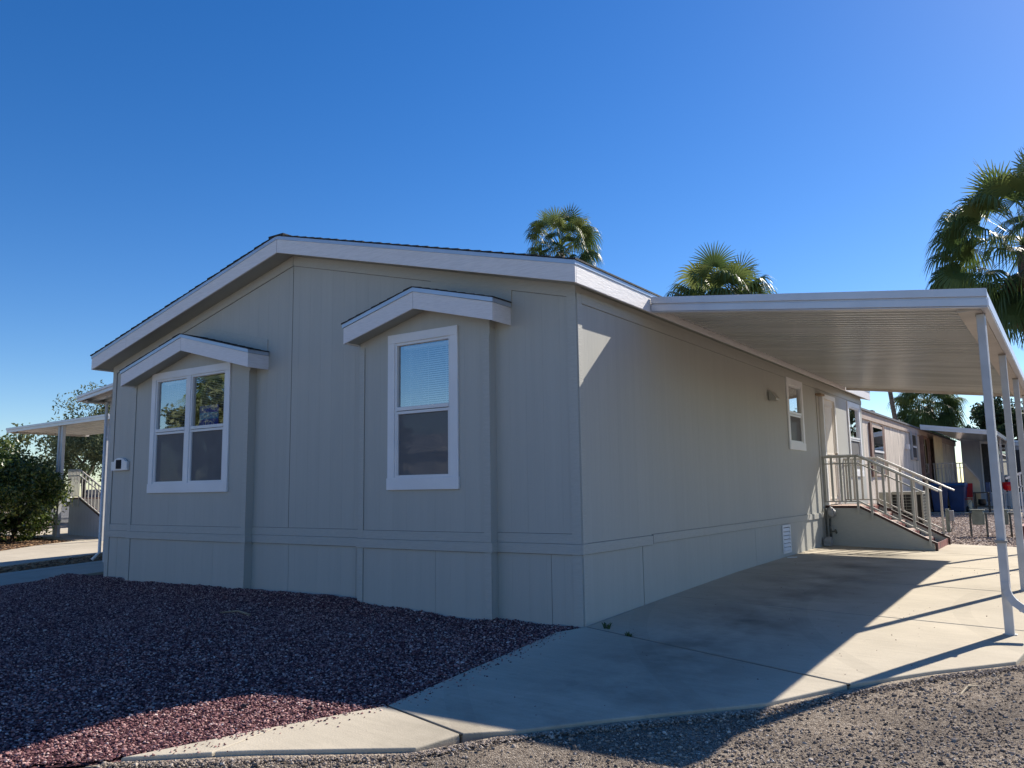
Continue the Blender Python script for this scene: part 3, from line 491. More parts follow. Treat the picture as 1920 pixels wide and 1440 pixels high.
def window(parent, w, T, double=False, zr=.5, mats=None, hmax=None, deep=.5, t=.10, tb=.13, blind=True, slat=True):
    """w = (u0, u1, z0, z1) outer trim; T maps (u, n, z), n outwards"""
    u0, u1, z0, z1 = w; mw, ms = mats or (M['white'], M['vinyl'])
    f = MB(T); f.box(u0, u0 + t, .001, .024, z0 + tb, z1 - t); f.box(u1 - t, u1, .001, .024, z0 + tb, z1 - t); f.box(u0, u1, .001, .026, z1 - t, z1); f.box(u0 - .008, u1 + .008, .001, .030, z0, z0 + tb)
    cells = [(u0 + t, u1 - t)]
    if double:
        um = (u0 + u1) / 2 - .01; f.box(um - .045, um + .045, -.015, .022, z0 + tb, z1 - t); cells = [(u0 + t, um - .045), (um + .045, u1 - t)]
    win = f.build('window', mw, parent, bevel=.003)
    zm = z0 + tb + (z1 - t - z0 - tb) * zr
    for a, b in cells:
        s = MB(T); c_, d = z0 + tb, z1 - t
        s.box(a, a + .03, -.05, .012, c_, d); s.box(b - .03, b, -.05, .012, c_, d); s.box(a + .03, b - .03, -.05, .012, c_, c_ + .03); s.box(a + .03, b - .03, -.05, .010, d - .03, d)
        s.box(a + .03, b - .03, -.045, .016, zm - .012, zm + .03); s.box(a + .03, b - .03, -.03, .008, zm - .05, zm - .018)
        s.box(a + .031, a + .045, -.03, .008, c_ + .031, zm - .05); s.box(b - .045, b - .031, -.03, .008, c_ + .031, zm - .05)
        s.build('sash', ms, win, bevel=.002)
        g = MB(T); g.add([(a + .03, -.02, zm + .03), (b - .03, -.02, zm + .03), (b - .03, -.02, d - .03), (a + .03, -.02, d - .03)], [(0, 1, 2, 3)]); g.build('glass_pane', M['glass'], win)
        g = MB(T); g.add([(a + .03, -.034, c_ + .03), (b - .03, -.034, c_ + .03), (b - .03, -.034, zm - .02), (a + .03, -.034, zm - .02)], [(0, 1, 2, 3)]); g.build('glass_pane', M['glass'], win)
        g = MB(T); g.add([(a + .04, -.010, c_ + .03), (b - .04, -.010, c_ + .03), (b - .04, -.010, zm - .05), (a + .04, -.010, zm - .05)], [(0, 1, 2, 3)]); g.build('insect_screen', M['screen'], win)
        if blind:
            bl = MB(T); z = d - .07
            bl.box(a + .045, b - .045, -.125, -.085, d - .062, d - .032)
            while z > c_ + .02:
                bl.add([(a + .05, -.118, z + .006), (b - .05, -.118, z + .006), (b - .05, -.096, z - .008), (a + .05, -.096, z - .008)], [(0, 1, 2, 3)]); z -= .024
            for q in (.18, .5, .82): uu = a + (b - a) * q; bl.box(uu - .0015, uu + .0015, -.094, -.092, c_ + .02, d - .06)
            bl.build('blind', M['blind'], win)
    bx = MB(T); a, b, c_, d = inner(w, t, tb)
    for box in ((a, b, -deep - .02, -deep, c_, d), (a - .001, a + .0, -deep, -.052, c_, d), (b, b + .001, -deep, -.052, c_, d), (a, b, -deep, -.052, c_ - .001, c_), (a, b, -deep, -.052, d, d + .001)): bx.box(*box)
    bx.build('room_lining', M['dark'], win)
    return win
DB = -.104
TA = lambda u, n, z: (u, DB - n, z)
TS = lambda u, n, z: (n, u, z)
def bay(ex, apex_x, halfw, ztop, zlow, h, hole, sx=None):
    x0, x1 = ex
    zt = lambda x: zlow + .03 + (halfw - abs(x - apex_x)) * .255
    b = MB(); b.holes(x0, x1, .652, 2.86, DB, DB + .02, [hole])
    zz = 2.86; pts = [(x0, zz), (x1, zz), (x1, max(zt(x1), zz + .01))] + [(apex_x, zt(apex_x))] + [(x0, max(zt(x0), zz + .01))]
    hx0, hx1, hz0, hz1 = hole
    # upper field, cut round the window head
    b.prism([(x0, zz), (hx0, zz), (hx0, zt(hx0)), (x0, max(zt(x0), zz + .01))], 'y', DB, DB + .02)
    b.prism([(hx1, zz), (x1, zz), (x1, max(zt(x1), zz + .01)), (hx1, zt(hx1))], 'y', DB, DB + .02)
    if hz1 < zt(hx0): b.prism([(hx0, hz1), (hx1, hz1), (hx1, zt(hx1)), (apex_x, zt(apex_x)), (hx0, zt(hx0))], 'y', DB, DB + .02)
    b.box(x0, x0 + .02, DB + .02, 0, .652, zt(x0)); b.box(x1 - .02, x1, DB + .02, 0, .652, zt(x1))
    bo = b.build('bay', M['siding'], house)
    k = MB(); sx = sx or (x0 + x1) / 2 + .1
    for a, c_ in ((x0, sx), (sx, x1)): k.box(a + .002, c_ - .002, DB, DB + .02, -.35, .652)
    k.box(x0, x0 + .02, DB + .02, -.001, -.35, .652); k.box(x1 - .02, x1, DB + .02, -.001, -.35, .652); k.box(x0 + .03, x1 - .03, DB + .025, DB + .03, -.35, .64)
    k.build('bay_skirting', M['siding'], bo)
    t = MB(); t.box(x0 - .02, x1 + .02, DB - .022, DB, .652, .75); t.box(x1, x1 + .02, DB, -.022, .652, .75); t.box(x0 - .02, x0, DB, -.022, .652, .75)
    t.box(x0 + .08, x1 - .085, DB - .010, DB, .753, .845)
    t.box(x0, x0 + .08, DB - .012, DB, .753, zz + .08); t.box(x1 - .085, x1, DB - .012, DB, .753, zz + .02); t.box(x0, x0 + .08, DB - .012, DB, -.35, .650); t.box(x1 - .085, x1, DB - .012, DB, -.35, .650)
    t.build('bay_trim', M['paint'], bo, bevel=.002)
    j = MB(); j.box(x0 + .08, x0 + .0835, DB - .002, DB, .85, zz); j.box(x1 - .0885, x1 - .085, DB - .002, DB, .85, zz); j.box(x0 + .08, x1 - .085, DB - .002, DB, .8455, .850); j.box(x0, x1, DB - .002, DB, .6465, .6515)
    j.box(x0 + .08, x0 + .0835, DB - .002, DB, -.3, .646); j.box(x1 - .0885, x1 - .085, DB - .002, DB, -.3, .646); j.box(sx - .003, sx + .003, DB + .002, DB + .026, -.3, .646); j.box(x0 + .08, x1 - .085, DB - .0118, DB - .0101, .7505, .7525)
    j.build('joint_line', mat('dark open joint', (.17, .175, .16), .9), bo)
    yb = -.33; r = MB(); e0, e1 = apex_x - halfw, apex_x + halfw
    r.prism([(e0 + .02, zlow + .02), (apex_x, zlow + .02 + halfw * .255), (e1 - .02, zlow + .02), (e1 - .02, zlow + h - .03), (apex_x, zlow + h - .03 + halfw * .255), (e0 + .02, zlow + h - .03)], 'y', yb + .022, -.014)
    ro = r.build('bay_roof', M['paint2'], house)
    f = MB()
    for e in (e0, e1): i0 = apex_x + (.002 if e > apex_x else -.002); f.prism([(e, zlow), (i0, zlow + halfw * .255), (i0, zlow + halfw * .255 + h - .045), (e, zlow + h - .045)], 'y', yb, yb + .020)
    f.box(e1 - .018, e1, yb + .0205, -.002, zlow, zlow + h - .045); f.box(e0, e0 + .018, yb + .0205, -.002, zlow, zlow + h - .045)
    f.build('bay_fascia', M['fascia'], ro, bevel=.002)
    d = MB()
    for e in (e0, e1): ee = e + (.012 if e > apex_x else -.012); d.prism([(ee, zlow + h - .044), (apex_x, zlow + h - .044 + halfw * .255), (apex_x, zlow + h + halfw * .255), (ee, zlow + h)], 'y', yb - .012, yb + .026)
    d.box(e1 - .02, e1 + .012, yb + .028, -.0145, zlow + h - .044, zlow + h); d.box(e0 - .012, e0 + .02, yb + .028, -.0145, zlow + h - .044, zlow + h)
    d.build('bay_drip_edge', M['drip'], ro)
    s = MB()
    for sg in (-1, 1):
        n = 9; hw = halfw + .02
        for q in range(n):
            a0, a1 = hw * q / n, min(hw * (q + 1) / n + .015, hw); j = random.uniform(-.006, .006)
            s.prism([(apex_x + sg * (hw - a0), zlow + h + a0 * .255 - .001), (apex_x + sg * (hw - a1), zlow + h + a1 * .255 - .001), (apex_x + sg * (hw - a1), zlow + h + a1 * .255 + .005), (apex_x + sg * (hw - a0), zlow + h + a0 * .255 + .013)], 'y', yb - .02 + j, -.0145)
    s.build('bay_shingles', M['shingle'], ro)
bay(BA, -6.11, 1.475, 3.446, 2.872, .228, hA, -5.55)
bay(BB, -1.845, 1.063, 3.46, 2.965, .232, hB, -1.72)
for w, T, kw in ((WA, TA, dict(double=True, zr=.50)), (WB, TA, dict(zr=.50))): window(house, w, T, **kw)
for w in (S1, S2): window(house, w, TS, zr=.5)
# side door, dryer hood, lamp, vent, plaque
dc = MB(TS); dc.box(9.23, 9.32, .001, .075, .90, 3.02); dc.box(10.16, 10.25, .001, .075, .90, 3.02); dc.box(9.32, 10.16, .001, .075, 2.93, 3.02)
door = MB(TS).box(9.321, 10.159, .001, .045, .905, 2.929).build('door', M['cream'], house)
dc.build('door_frame', M['white'], door, bevel=.004)
mo = MB(TS)
for z0, z1 in ((1.0, 1.75), (1.85, 2.82)):
    for a, b in ((9.42, 10.06),):
        mo.box(a, b, .0455, .055, z0, z0 + .03); mo.box(a, b, .0455, .055, z1 - .03, z1); mo.box(a, a + .03, .0455, .055, z0 + .03, z1 - .03); mo.box(b - .03, b, .0455, .055, z0 + .03, z1 - .03)
mo.build('door_moulding', M['cream'], door, bevel=.003)
MB().tube([(.05, 10.08, 1.88), (.10, 10.08, 1.88)], .025, 10).build('door_knob', M['seam'], door, True)
hd = MB(TS).prism([(.013, 2.62), (.13, 2.62), (.13, 2.655), (.05, 2.77), (.013, 2.77)], 'x', 6.03, 6.24); hd.build('dryer_hood', M['rail'], house, bevel=.004)
pl = MB(TS); pl.box(8.95, 9.22, .013, .12, 2.96, 2.995); pl.build('porch_lamp', M['wood'], house); 
v = MB(TS); v.box(6.36, 6.40, .001, .022, .20, .645); v.box(6.76, 6.80, .001, .022, .20, .645); v.box(6.40, 6.76, .001, .022, .61, .645); v.box(6.40, 6.76, .001, .022, .20, .235)
vent = v.build('skirting_vent', M['white'], house, bevel=.003)
v = MB(TS)
for k in range(6):
    z = .245 + k * .061; v.add([(6.40, .004, z + .046), (6.76, .004, z + .046), (6.76, .030, z), (6.40, .030, z), (6.40, .004, z + .040), (6.76, .004, z + .040), (6.76, .026, z - .004), (6.40, .026, z - .004)], [(0, 1, 2, 3), (4, 5, 6, 7), (2, 3, 7, 6)])
v.build('vent_slat', M['white'], vent); MB(TS).box(6.40, 6.76, .0005, .003, .235, .61).build('vent_backing', M['dark'], vent)
pq = [(-8.23, 1.65), (-7.79, 1.65), (-7.79, 1.785)] + [(-8.01 + .15 * math.cos(t), 1.785 + .055 * math.sin(t)) for t in [math.pi * k / 12 for k in range(0, 13)]] + [(-8.23, 1.785)]
plq = MB().prism(pq, 'y', -.055, -.013).build('number_plaque', M['white'], house, bevel=.003)
MB().prism([(-8.215, 1.665), (-7.805, 1.665), (-7.805, 1.775)] + [(-8.01 + .132 * math.cos(t), 1.782 + .042 * math.sin(t)) for t in [math.pi * k / 12 for k in range(0, 13)]] + [(-8.215, 1.775)], 'y', -.058, -.0555).build('plaque_face', M['vinyl'], plq)
MB().box(-8.085, -7.945, -.064, -.0585, 1.675, 1.81).build('number_panel', M['plate'], plq)

# the sign standing upside down in the left window
def text_mesh(name, body, size, m, parent, loc, flip=True, bold=.0):
    cu = bpy.data.curves.new(name, 'FONT'); cu.body = body; cu.size = size; cu.align_x = 'CENTER'; cu.align_y = 'CENTER'; cu.offset = bold; cu.extrude = .0006
    ob = bpy.data.objects.new(name, cu); C.objects.link(ob)
    bpy.context.view_layer.update(); me = bpy.data.meshes.new_from_object(ob.evaluated_get(bpy.context.evaluated_depsgraph_get())); bpy.data.objects.remove(ob)
    rot = Matrix.Rotation(math.pi / 2, 4, 'X') @ (Matrix.Rotation(math.pi, 4, 'Z') if flip else Matrix())
    me.transform(Matrix.Translation(loc) @ rot); me.name = name
    return link_mesh(name, me, m, parent)
ys = -.073
sgn_ = thing('sold_sign', (-5.78, ys, 2.20), 'navy and bright blue sign standing upside down in the left bay window', 'sign')
MB().box(-5.995, -5.567, ys, ys + .006, 2.19, 2.482).build('sign_board', M['signblue'], sgn_)
MB().box(-5.993, -5.569, ys - .001, ys - .0001, 2.295, 2.385).build('sign_band', M['signcyan'], sgn_)
text_mesh('sign_text', 'brookedalence', .055, M['signwhite'], sgn_, (-5.78, ys - .002, 2.452), bold=.0005)
text_mesh('sign_text', '520 294 2817', .068, M['signwhite'], sgn_, (-5.78, ys - .003, 2.340), bold=.001)
text_mesh('sign_text', 'SOLD', .105, M['signwhite'], sgn_, (-5.78, ys - .002, 2.236), bold=.001)

# ------------------------------------------------------------------ carport on the right
XL, XR, Y0, Y1 = .166, 3.335, 1.40, 10.9
def zc(x): return 3.375 + (x - XL) * (-.395 / 3.169)          # top of the roof sheets
cp = thing('carport', (3.3, 1.7, G(3.3, 1.7)), 'white metal carport roof on slim posts against the right side of the house', 'carport')
b = MB(); prof = []; y = Y0 + .02; per = .1525
while y < Y1 - per: prof += [(y, 0), (y + .085, 0), (y + .095, -.045), (y + .142, -.045)]; y += per
prof.append((min(y, Y1 - .01), 0)); n = len(prof); vs = []
for x in (XL + .02, XR - .02):
    for (yy, dz) in prof: vs.append((x, yy, zc(x) - .055 + dz))
b.add(vs, [(i, i + 1, i + 1 + n, i + n) for i in range(n - 1)])
b.build('ceiling_panel', M['aluA'], cp)
b = MB(); b.prism([(XL + .01, zc(XL) - .03), (XR - .02, zc(XR) - .03), (XR - .02, zc(XR) - .012), (XL + .01, zc(XL) - .012)], 'y', Y0 + .03, Y1 - .02); b.build('roof_panel', M['alu'], cp)
b = MB()
def slopebox(mb, xa, xb, za, zb, y0, y1): mb.prism([(xa, zc(xa) + za), (xb, zc(xb) + za), (xb, zc(xb) + zb), (xa, zc(xa) + zb)], 'y', y0, y1)
slopebox(b, XL, XR + .05, -.145, .012, Y0, Y0 + .03); slopebox(b, XL, XR + .05, -.062, .014, Y0 - .02, Y0 - .001); slopebox(b, XL, XR + .05, -.147, -.080, Y0 - .016, Y0 - .001); slopebox(b, XL, XR + .05, -.16, -.150, Y0 - .01, Y0 + .08)
b.build('front_fascia', M['alu'], cp, bevel=.004)
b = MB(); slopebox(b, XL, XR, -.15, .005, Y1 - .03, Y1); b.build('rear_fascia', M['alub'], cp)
b = MB(); zt = zc(XR)
b.box(XR, XR + .012, Y0 + .032, Y1, zt - .145, zt + .01); b.box(XR + .0125, XR + .045, Y0 + .03, Y1, zt - .05, zt + .008); b.box(XR + .0125, XR + .055, Y0 + .03, Y1, zt - .142, zt - .068); b.box(XR - .012, XR + .05, Y0 + .03, Y1, zt - .158, zt - .147)
b.build('gutter', M['alu'], cp, bevel=.003)
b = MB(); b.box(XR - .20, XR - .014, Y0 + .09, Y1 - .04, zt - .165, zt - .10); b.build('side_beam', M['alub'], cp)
b = MB()
for k in range(62): yy = 1.45 + k * .152; b.box(.157, .19, yy, yy + .03, 3.29, 3.3315)
b.box(.157, .185, 1.45, 10.85, 3.331, 3.345); b.build('hanger_rail', M['blackm'], cp)
for yy in (1.74, 4.55, 7.35, 10.2):
    g0 = G(3.3, yy); p = MB(); p.box(3.264, 3.337, yy - .036, yy + .036, g0 - .02, zt - .166); p.box(3.245, 3.356, yy - .03, yy + .03, g0, g0 + .006); 
    po = p.build('post', M['post'], cp, bevel=.004)
    MB().box(3.262, 3.339, yy - .055, yy - .041, zt - .185, zt - .167).build('post_bracket', M['seam'], po)
d = MB(); gz = G(3.3, 1.7); d.box(3.268, 3.334, 1.648, 1.702, gz + .44, zt - .17)
zb_ = gz + .44; sec = [((3.302, 1.667), zb_, 0)]
ds = d.build('downspout', M['post'], cp, bevel=.004)
e = MB(); path = [(3.302, 1.667, gz + .46), (3.306, 1.663, gz + .40), (3.325, 1.655, gz + .34), (3.36, 1.645, gz + .29), (3.42, 1.63, gz + .245), (3.50, 1.615, gz + .20)]
for a, c_ in zip(path, path[1:]): e.bar(a, c_, .050, .062, up=(0.9, 0, .5))
for p_ in path[1:-1]: e.bar((p_[0] - .006, p_[1], p_[2] + .006), (p_[0] + .006, p_[1], p_[2] - .006), .055, .068, up=(.9, 0, .5))
e.build('spout_elbow', M['post'], ds); MB().box(3.254, 3.350, 1.628, 1.70, gz + .80, gz + .822).build('spout_strap', M['seam'], ds)

# ------------------------------------------------------------------ stairs at the side door
YS, YE = 9.20, 10.98
st = thing('entry_stairs', (1.0, 10.0, .12), 'stairs with red brown risers and cream railings up to the side door', 'stairs')
for y0 in (YS, YE - .03): MB().prism([(0.02, .05), (1.80, .05), (1.80, .235), (1.74, .25), (.62, .845), (.02, .845)], 'y', y0, y0 + .03).build('side_panel', M['paint'], st)
for y0, y1 in ((YS - .012, YS + .042), (YE - .042, YE + .012)): MB().prism([(0.02, .846), (.62, .846), (1.74, .251), (1.815, .225), (1.815, .06), (1.85, .06), (1.85, .245), (1.755, .29), (.63, .888), (.02, .888)], 'y', y0, y1).build('edge_board', M['brownedge'], st)
for k in range(5):
    x0 = .60 + k * .24; zt_ = .885 - k * .155
    MB().box(x0, x0 + .03, YS + .045, YE - .045, zt_ - .155, zt_ - .03).build('riser', M['redstep'], st)
b = MB()
for q in range(5): b.box(.02 + q * .118, .02 + q * .118 + .112, YS + .045, YE - .045, .855, .885)
b.build('landing', M['tread'], st)
for k in range(1, 5):
    x0 = .60 + (k - 1) * .24; z = .885 - k * .155; b = MB(); b.box(x0 + .032, x0 + .135, YS + .045, YE - .045, z - .03, z); b.box(x0 + .142, x0 + .262, YS + .045, YE - .045, z - .03, z); b.build('tread', M['tread'], st)
b = MB(); b.box(1.80, 1.812, YS + .045, YE - .045, .06, .225); b.build('kick_board', M['redstep'], st)
def railz(x, z0, z1): return z0 if x < .66 else z0 + (z1 - z0) * (x - .66) / (1.98 - .66)
def railing(yy, parent):
    b = MB(); T_ = .032
    b.box(0.0, .66, yy - .018, yy + .018, 1.775, 1.81); b.bar((.655, yy, 1.792), (1.50, yy, 1.36), .036, .035)
    b.box(0.0, .64, yy - .012, yy + .012, 1.655, 1.68); b.bar((.64, yy, 1.667), (1.70, yy, 1.115), .024, .025)
    b.box(0.0, .62, yy - .012, yy + .012, .955, .98); b.bar((.62, yy, .967), (1.76, yy, .375), .024, .03)
    ro = b.build('railing', M['rail'], parent, bevel=.002)
    b = MB(); b.bar((.64, yy - .01, 1.822), (1.985, yy - .01, 1.135), .045, .03); b.box(0, .65, yy - .03, yy + .01, 1.811, 1.83); b.build('handrail', M['railtop'], ro, bevel=.004)
    for x in (.035, .17, .325, .48, .60, .83, 1.05, 1.28, 1.515, 1.745):
        top = 1.775 if x < .64 else 1.775 - (x - .655) * .511
        low = x in (.60, .83, 1.745)
        bot = (.985 if x < .6 else .98 - (x - .62) * .519)
        if low: bot -= .22 if x < 1 else .20
        MB().box(x - .020, x + .020, yy - .030 if low else yy - .016, yy - .001 if low else yy + .016, bot - .015, top).build('baluster', M['rail'], ro)
railing(YS - .03, st); railing(YE + .03, st)
gm = thing('gas_meter', (.12, 9.0, .15), 'grey gas regulator and pipe on the wall beside the side stairs', 'gas meter')
b = MB(); b.tube([(.10, 9.04, .76), (.19, 9.04, .76)], .085, 18); b.tube([(.19, 9.04, .76), (.215, 9.04, .76)], .055, 14); b.tube([(.10, 9.10, .86), (.17, 9.10, .80)], .03, 8); b.build('regulator', M['grey'], gm, True)
b = MB(); b.tube([(.06, 8.98, .84), (.06, 8.98, .28), (.10, 8.90, .22)], .018); b.tube([(.11, 9.06, .66), (.11, 9.06, .24)], .022); b.tube([(.10, 9.06, .42), (.20, 9.06, .42)], .013); b.tube([(.20, 9.03, .45), (.20, 9.09, .39)], .018); b.build('pipe', M['iron'], gm, True)
b = MB(); b.tube([(.06, 8.86, .26), (.16, 8.86, .26)], .075, 14); b.box(.03, .15, 8.80, 8.92, .17, .30); b.build('meter_body', M['grey'], gm)

# ------------------------------------------------------------------ small things on the ground
def leaves(name, cen, rad, n, size, m, parent, asp=.45, flat=None, clumps=0, tint_bias=0, seed=1, zfun=None):
    r = np.random.default_rng(seed); cen = np.array(cen); rad = np.array(rad)
    if clumps:
        cc = r.normal(0, 1, (clumps, 3)); cc /= np.linalg.norm(cc, axis=1)[:, None]; cc *= r.uniform(.25, 1, (clumps, 1)) ** .5; cs = r.uniform(.16, .36, clumps)
        k = r.integers(0, clumps, n); d = r.normal(0, 1, (n, 3)); d /= np.linalg.norm(d, axis=1)[:, None]; P_ = cc[k] + d * cs[k][:, None] * (r.uniform(.2, 1, (n, 1)) ** .6); tn = .5 * r.uniform(0, 1, clumps)[k] + .5 * r.uniform(0, 1, n)
    else:
        d = r.normal(0, 1, (n, 3)); d /= np.linalg.norm(d, axis=1)[:, None]; P_ = d * r.uniform(.3, 1, (n, 1)) ** .5; tn = r.uniform(0, 1, n)
    P_ = cen + P_ * rad
    a = r.normal(0, 1, (n, 3)); a /= np.linalg.norm(a, axis=1)[:, None]; b_ = np.cross(a, r.normal(0, 1, (n, 3))); b_ /= np.linalg.norm(b_, axis=1)[:, None]
    s = size * r.uniform(.6, 1.3, (n, 1)); a = a * s; b_ = b_ * s * asp
    V = np.stack([P_ - a, P_ + b_ * .9, P_ + a, P_ - b_ * .9], 1).reshape(-1, 3); F = np.arange(4 * n).reshape(n, 4)
    return np_mesh(name, V, F, m, parent, tint=np.repeat(np.clip(tn + tint_bias, 0, 1), 4))
def weed(x, y, s, label):
    g0 = G(x, y); V = []; F = []; tt = []
    for k in range(int(26)):
        a = random.uniform(0, 6.28); l = s * random.uniform(.5, 1.2); w = .004; lean = random.uniform(.3, 1.0); o_ = Vector((x + random.uniform(-.03, .03), y + random.uniform(-.012, .012), g0 - .005))
        d = Vector((math.cos(a) * lean, math.sin(a) * lean, 1)).normalized(); sd_ = d.cross(Vector((0, 0, 1))).normalized() * w; i = len(V)
        V += [o_ - sd_, o_ + sd_, o_ + d * l * .6 + sd_ * 1.3, o_ + d * l * .6 - sd_ * 1.3, o_ + d * l + Vector((0, 0, -.2 * l))]; F += [(i, i + 1, i + 2), (i, i + 2, i + 3), (i + 3, i + 2, i + 4)]; tt += [random.random()] * 5
    o = np_mesh('weed', np.array([tuple(v_) for v_ in V]), np.array(F), M['weed'], tint=np.array(tt)); return tag(o, label, 'weed', 'weeds in the driveway joint')
weed(.225, .02, .085, 'larger green weed in the driveway joint close to the house corner'); weed(.52, -.13, .06, 'smaller green weed in the driveway joint, farther from the house corner')
b = MB(); b.tube([(3.12, -.36, G(3.1, -.3) - .04), (3.15, -.24, G(3.1, -.2) - .01), (3.17, -.10, G(3.1, 0) - .04)], .007, 5, .002); b.tube([(3.15, -.24, G(3.1, -.2) - .01), (3.24, -.14, G(3.1, 0) - .02)], .005, 5, .002); b.tube([(3.15, -.2, G(3.1, -.2) - .01), (3.19, -.04, G(3.1, 0) - .03)], .004, 5, .001)
tag(b.build('dry_twig', mat('pale dry frond', (.55, .45, .30), .8)), 'pale dry twig on the street edge below the carport post', 'twig')
tag(MB().bar((.07, 6.36, .150), (.17, 6.52, .148), .02, .012).build('white_stick', M['white']), 'short white stick on the concrete below the skirting vent', 'stick')
b = MB(); b.tube([(-3.9, -1.15, yard_z(-3.9, -1.15) + .02), (-3.68, -1.08, yard_z(-3.7, -1.1) + .04), (-3.5, -1.07, yard_z(-3.5, -1.1) + .02)], .007, 5, .014)
tag(b.build('stick', M['wood']), 'light brown stick lying on the shaded purple gravel', 'stick')
for x, y, s, lb in ((-.30, -3.05, .026, 'dark lump of rock on the sunlit gravel, nearest the driveway corner'), (-.74, -3.22, .024, 'dark rock on the sunlit gravel, farther from the driveway corner')):
    o = np_mesh('rock', (ICO + rng.normal(0, .12, (12, 3))) * np.array([s, s * .7, s * .6]) + np.array([x, y, yard_z(x, y) + .02]), ICF, mat('dark rock', (.04, .03, .035), .8)); tag(o, lb, 'rock', 'dark rocks on the gravel')

# ------------------------------------------------------------------ left side canopies, porch, shrub, tree
def canopy(name, label, x0, x1, y0, y1, z0, z1, h, posts, group=None, rib=.25):
    t = thing(name, (posts[0][0], posts[0][1], G(*posts[0])), label, 'canopy', group)
    zz = lambda x: z0 + (z1 - z0) * (x - x0) / (x1 - x0)
    b = MB(); y = y0 + .04; pr = []
    while y < y1 - rib: pr += [(y, 0), (y + rib * .4, 0), (y + rib * .5, -.055), (y + rib * .9, -.055)]; y += rib
    n = len(pr); vs = [(x, yy, zz(x) - .06 + dz) for x in (x0 + .03, x1) for yy, dz in pr]; b.add(vs, [(i, i + 1, i + 1 + n, i + n) for i in range(n - 1)]); b.build('roof_panel', M['aluA'], t)
    b = MB(); b.prism([(x0, zz(x0) - h), (x1, zz(x1) - h), (x1, zz(x1)), (x0, zz(x0))], 'y', y0, y0 + .03); b.prism([(x0, zz(x0) - h * .42), (x1, zz(x1) - h * .42), (x1, zz(x1) + .004), (x0, zz(x0) + .004)], 'y', y0 - .02, y0 - .001)
    b.build('fascia', M['alu'], t, bevel=.003)
    b = MB(); b.box(x0 + .001, x0 + .12, y0 + .031, y1, zz(x0) - h, zz(x0) - .0); b.box(x0 + .13, x0 + .25, y0 + .06, y1, zz(x0) - h - .02, zz(x0) - .09); b.build('edge_beam', M['alub'], t)
    b = MB(); b.prism([(x0 + .13, zz(x0 + .13) - .015), (x1, zz(x1) - .015), (x1, zz(x1) - .003), (x0 + .13, zz(x0 + .13) - .003)], 'y', y0 + .04, y1); b.build('roof_cover', M['alu'], t)
    for (px, py) in posts: MB().box(px - .04, px + .04, py - .04, py + .04, G(px, py) - .05, zz(px) - h + .02).build('post', M['post'], t, bevel=.004)
    return t
cpl = canopy('side_canopy', 'metal canopy attached along the left side of the house, ribbed underside', -11.24, -8.54, .90, 10, 3.115, 3.42, .105, [(-10.80, 1.35), (-10.80, 4.2), (-10.80, 7.2)])
MB().tube([(-10.86, 1.26, 3.0), (-10.86, 1.26, .25), (-10.9, 1.15, .12)], .028, 10).build('downspout', M['white'], cpl, True)
can2 = canopy('neighbour_canopy', 'long low metal canopy over the neighbour porch, behind the shrub', -19.6, -14.5, 3.3, 5.4, 3.105, 3.165, .118, [(-16.95, 3.42), (-16.80, 3.42), (-14.75, 3.42)])
pr = thing('neighbour_porch', (-16.5, 4.5, .28), 'grey sided porch with white picket railing and stairs, under the left canopy', 'porch')
b = MB(); b.prism([(-17.27, .25), (-15.2, .25), (-15.2, .55), (-16.72, 1.19), (-17.27, 1.19)], 'y', 3.9, 3.94); b.box(-17.27, -17.23, 3.94, 6.2, .25, 1.19); b.build('porch_panel', M['greysiding'], pr)
MB().box(-17.3, -16.68, 3.88, 6.2, 1.191, 1.23).build('porch_floor', M['brownedge'], pr)
b = MB(); b.bar((-16.72, 3.92, 1.195), (-15.2, 3.92, .555), .08, .05); b.build('stair_stringer', M['brownedge'], pr)
b = MB(); b.box(-17.35, -16.78, 3.86, 3.89, 1.92, 1.95); b.box(-17.35, -16.78, 3.86, 3.885, 1.78, 1.80); b.box(-17.35, -16.78, 3.86, 3.885, 1.26, 1.28)
b.bar((-16.78, 3.875, 1.93), (-15.2, 3.875, 1.26), .03, .03); b.bar((-16.78, 3.875, 1.79), (-15.2, 3.875, 1.12), .025, .02); b.bar((-16.78, 3.875, 1.27), (-15.2, 3.875, .60), .025, .02)
prr = b.build('railing', M['rail'], pr)
for k in range(9): x = -17.34 + k * .07; MB().box(x - .009, x + .009, 3.862, 3.884, 1.0 if k in (0, 4, 8) else 1.28, 1.92).build('baluster', M['rail'], prr)
for k in range(9): x = -16.64 + k * .16; dz = (x + 16.78) * .424; MB().box(x - .011, x + .011, 3.862, 3.884, 1.27 - dz, 1.93 - dz).build('baluster', M['rail'], prr)

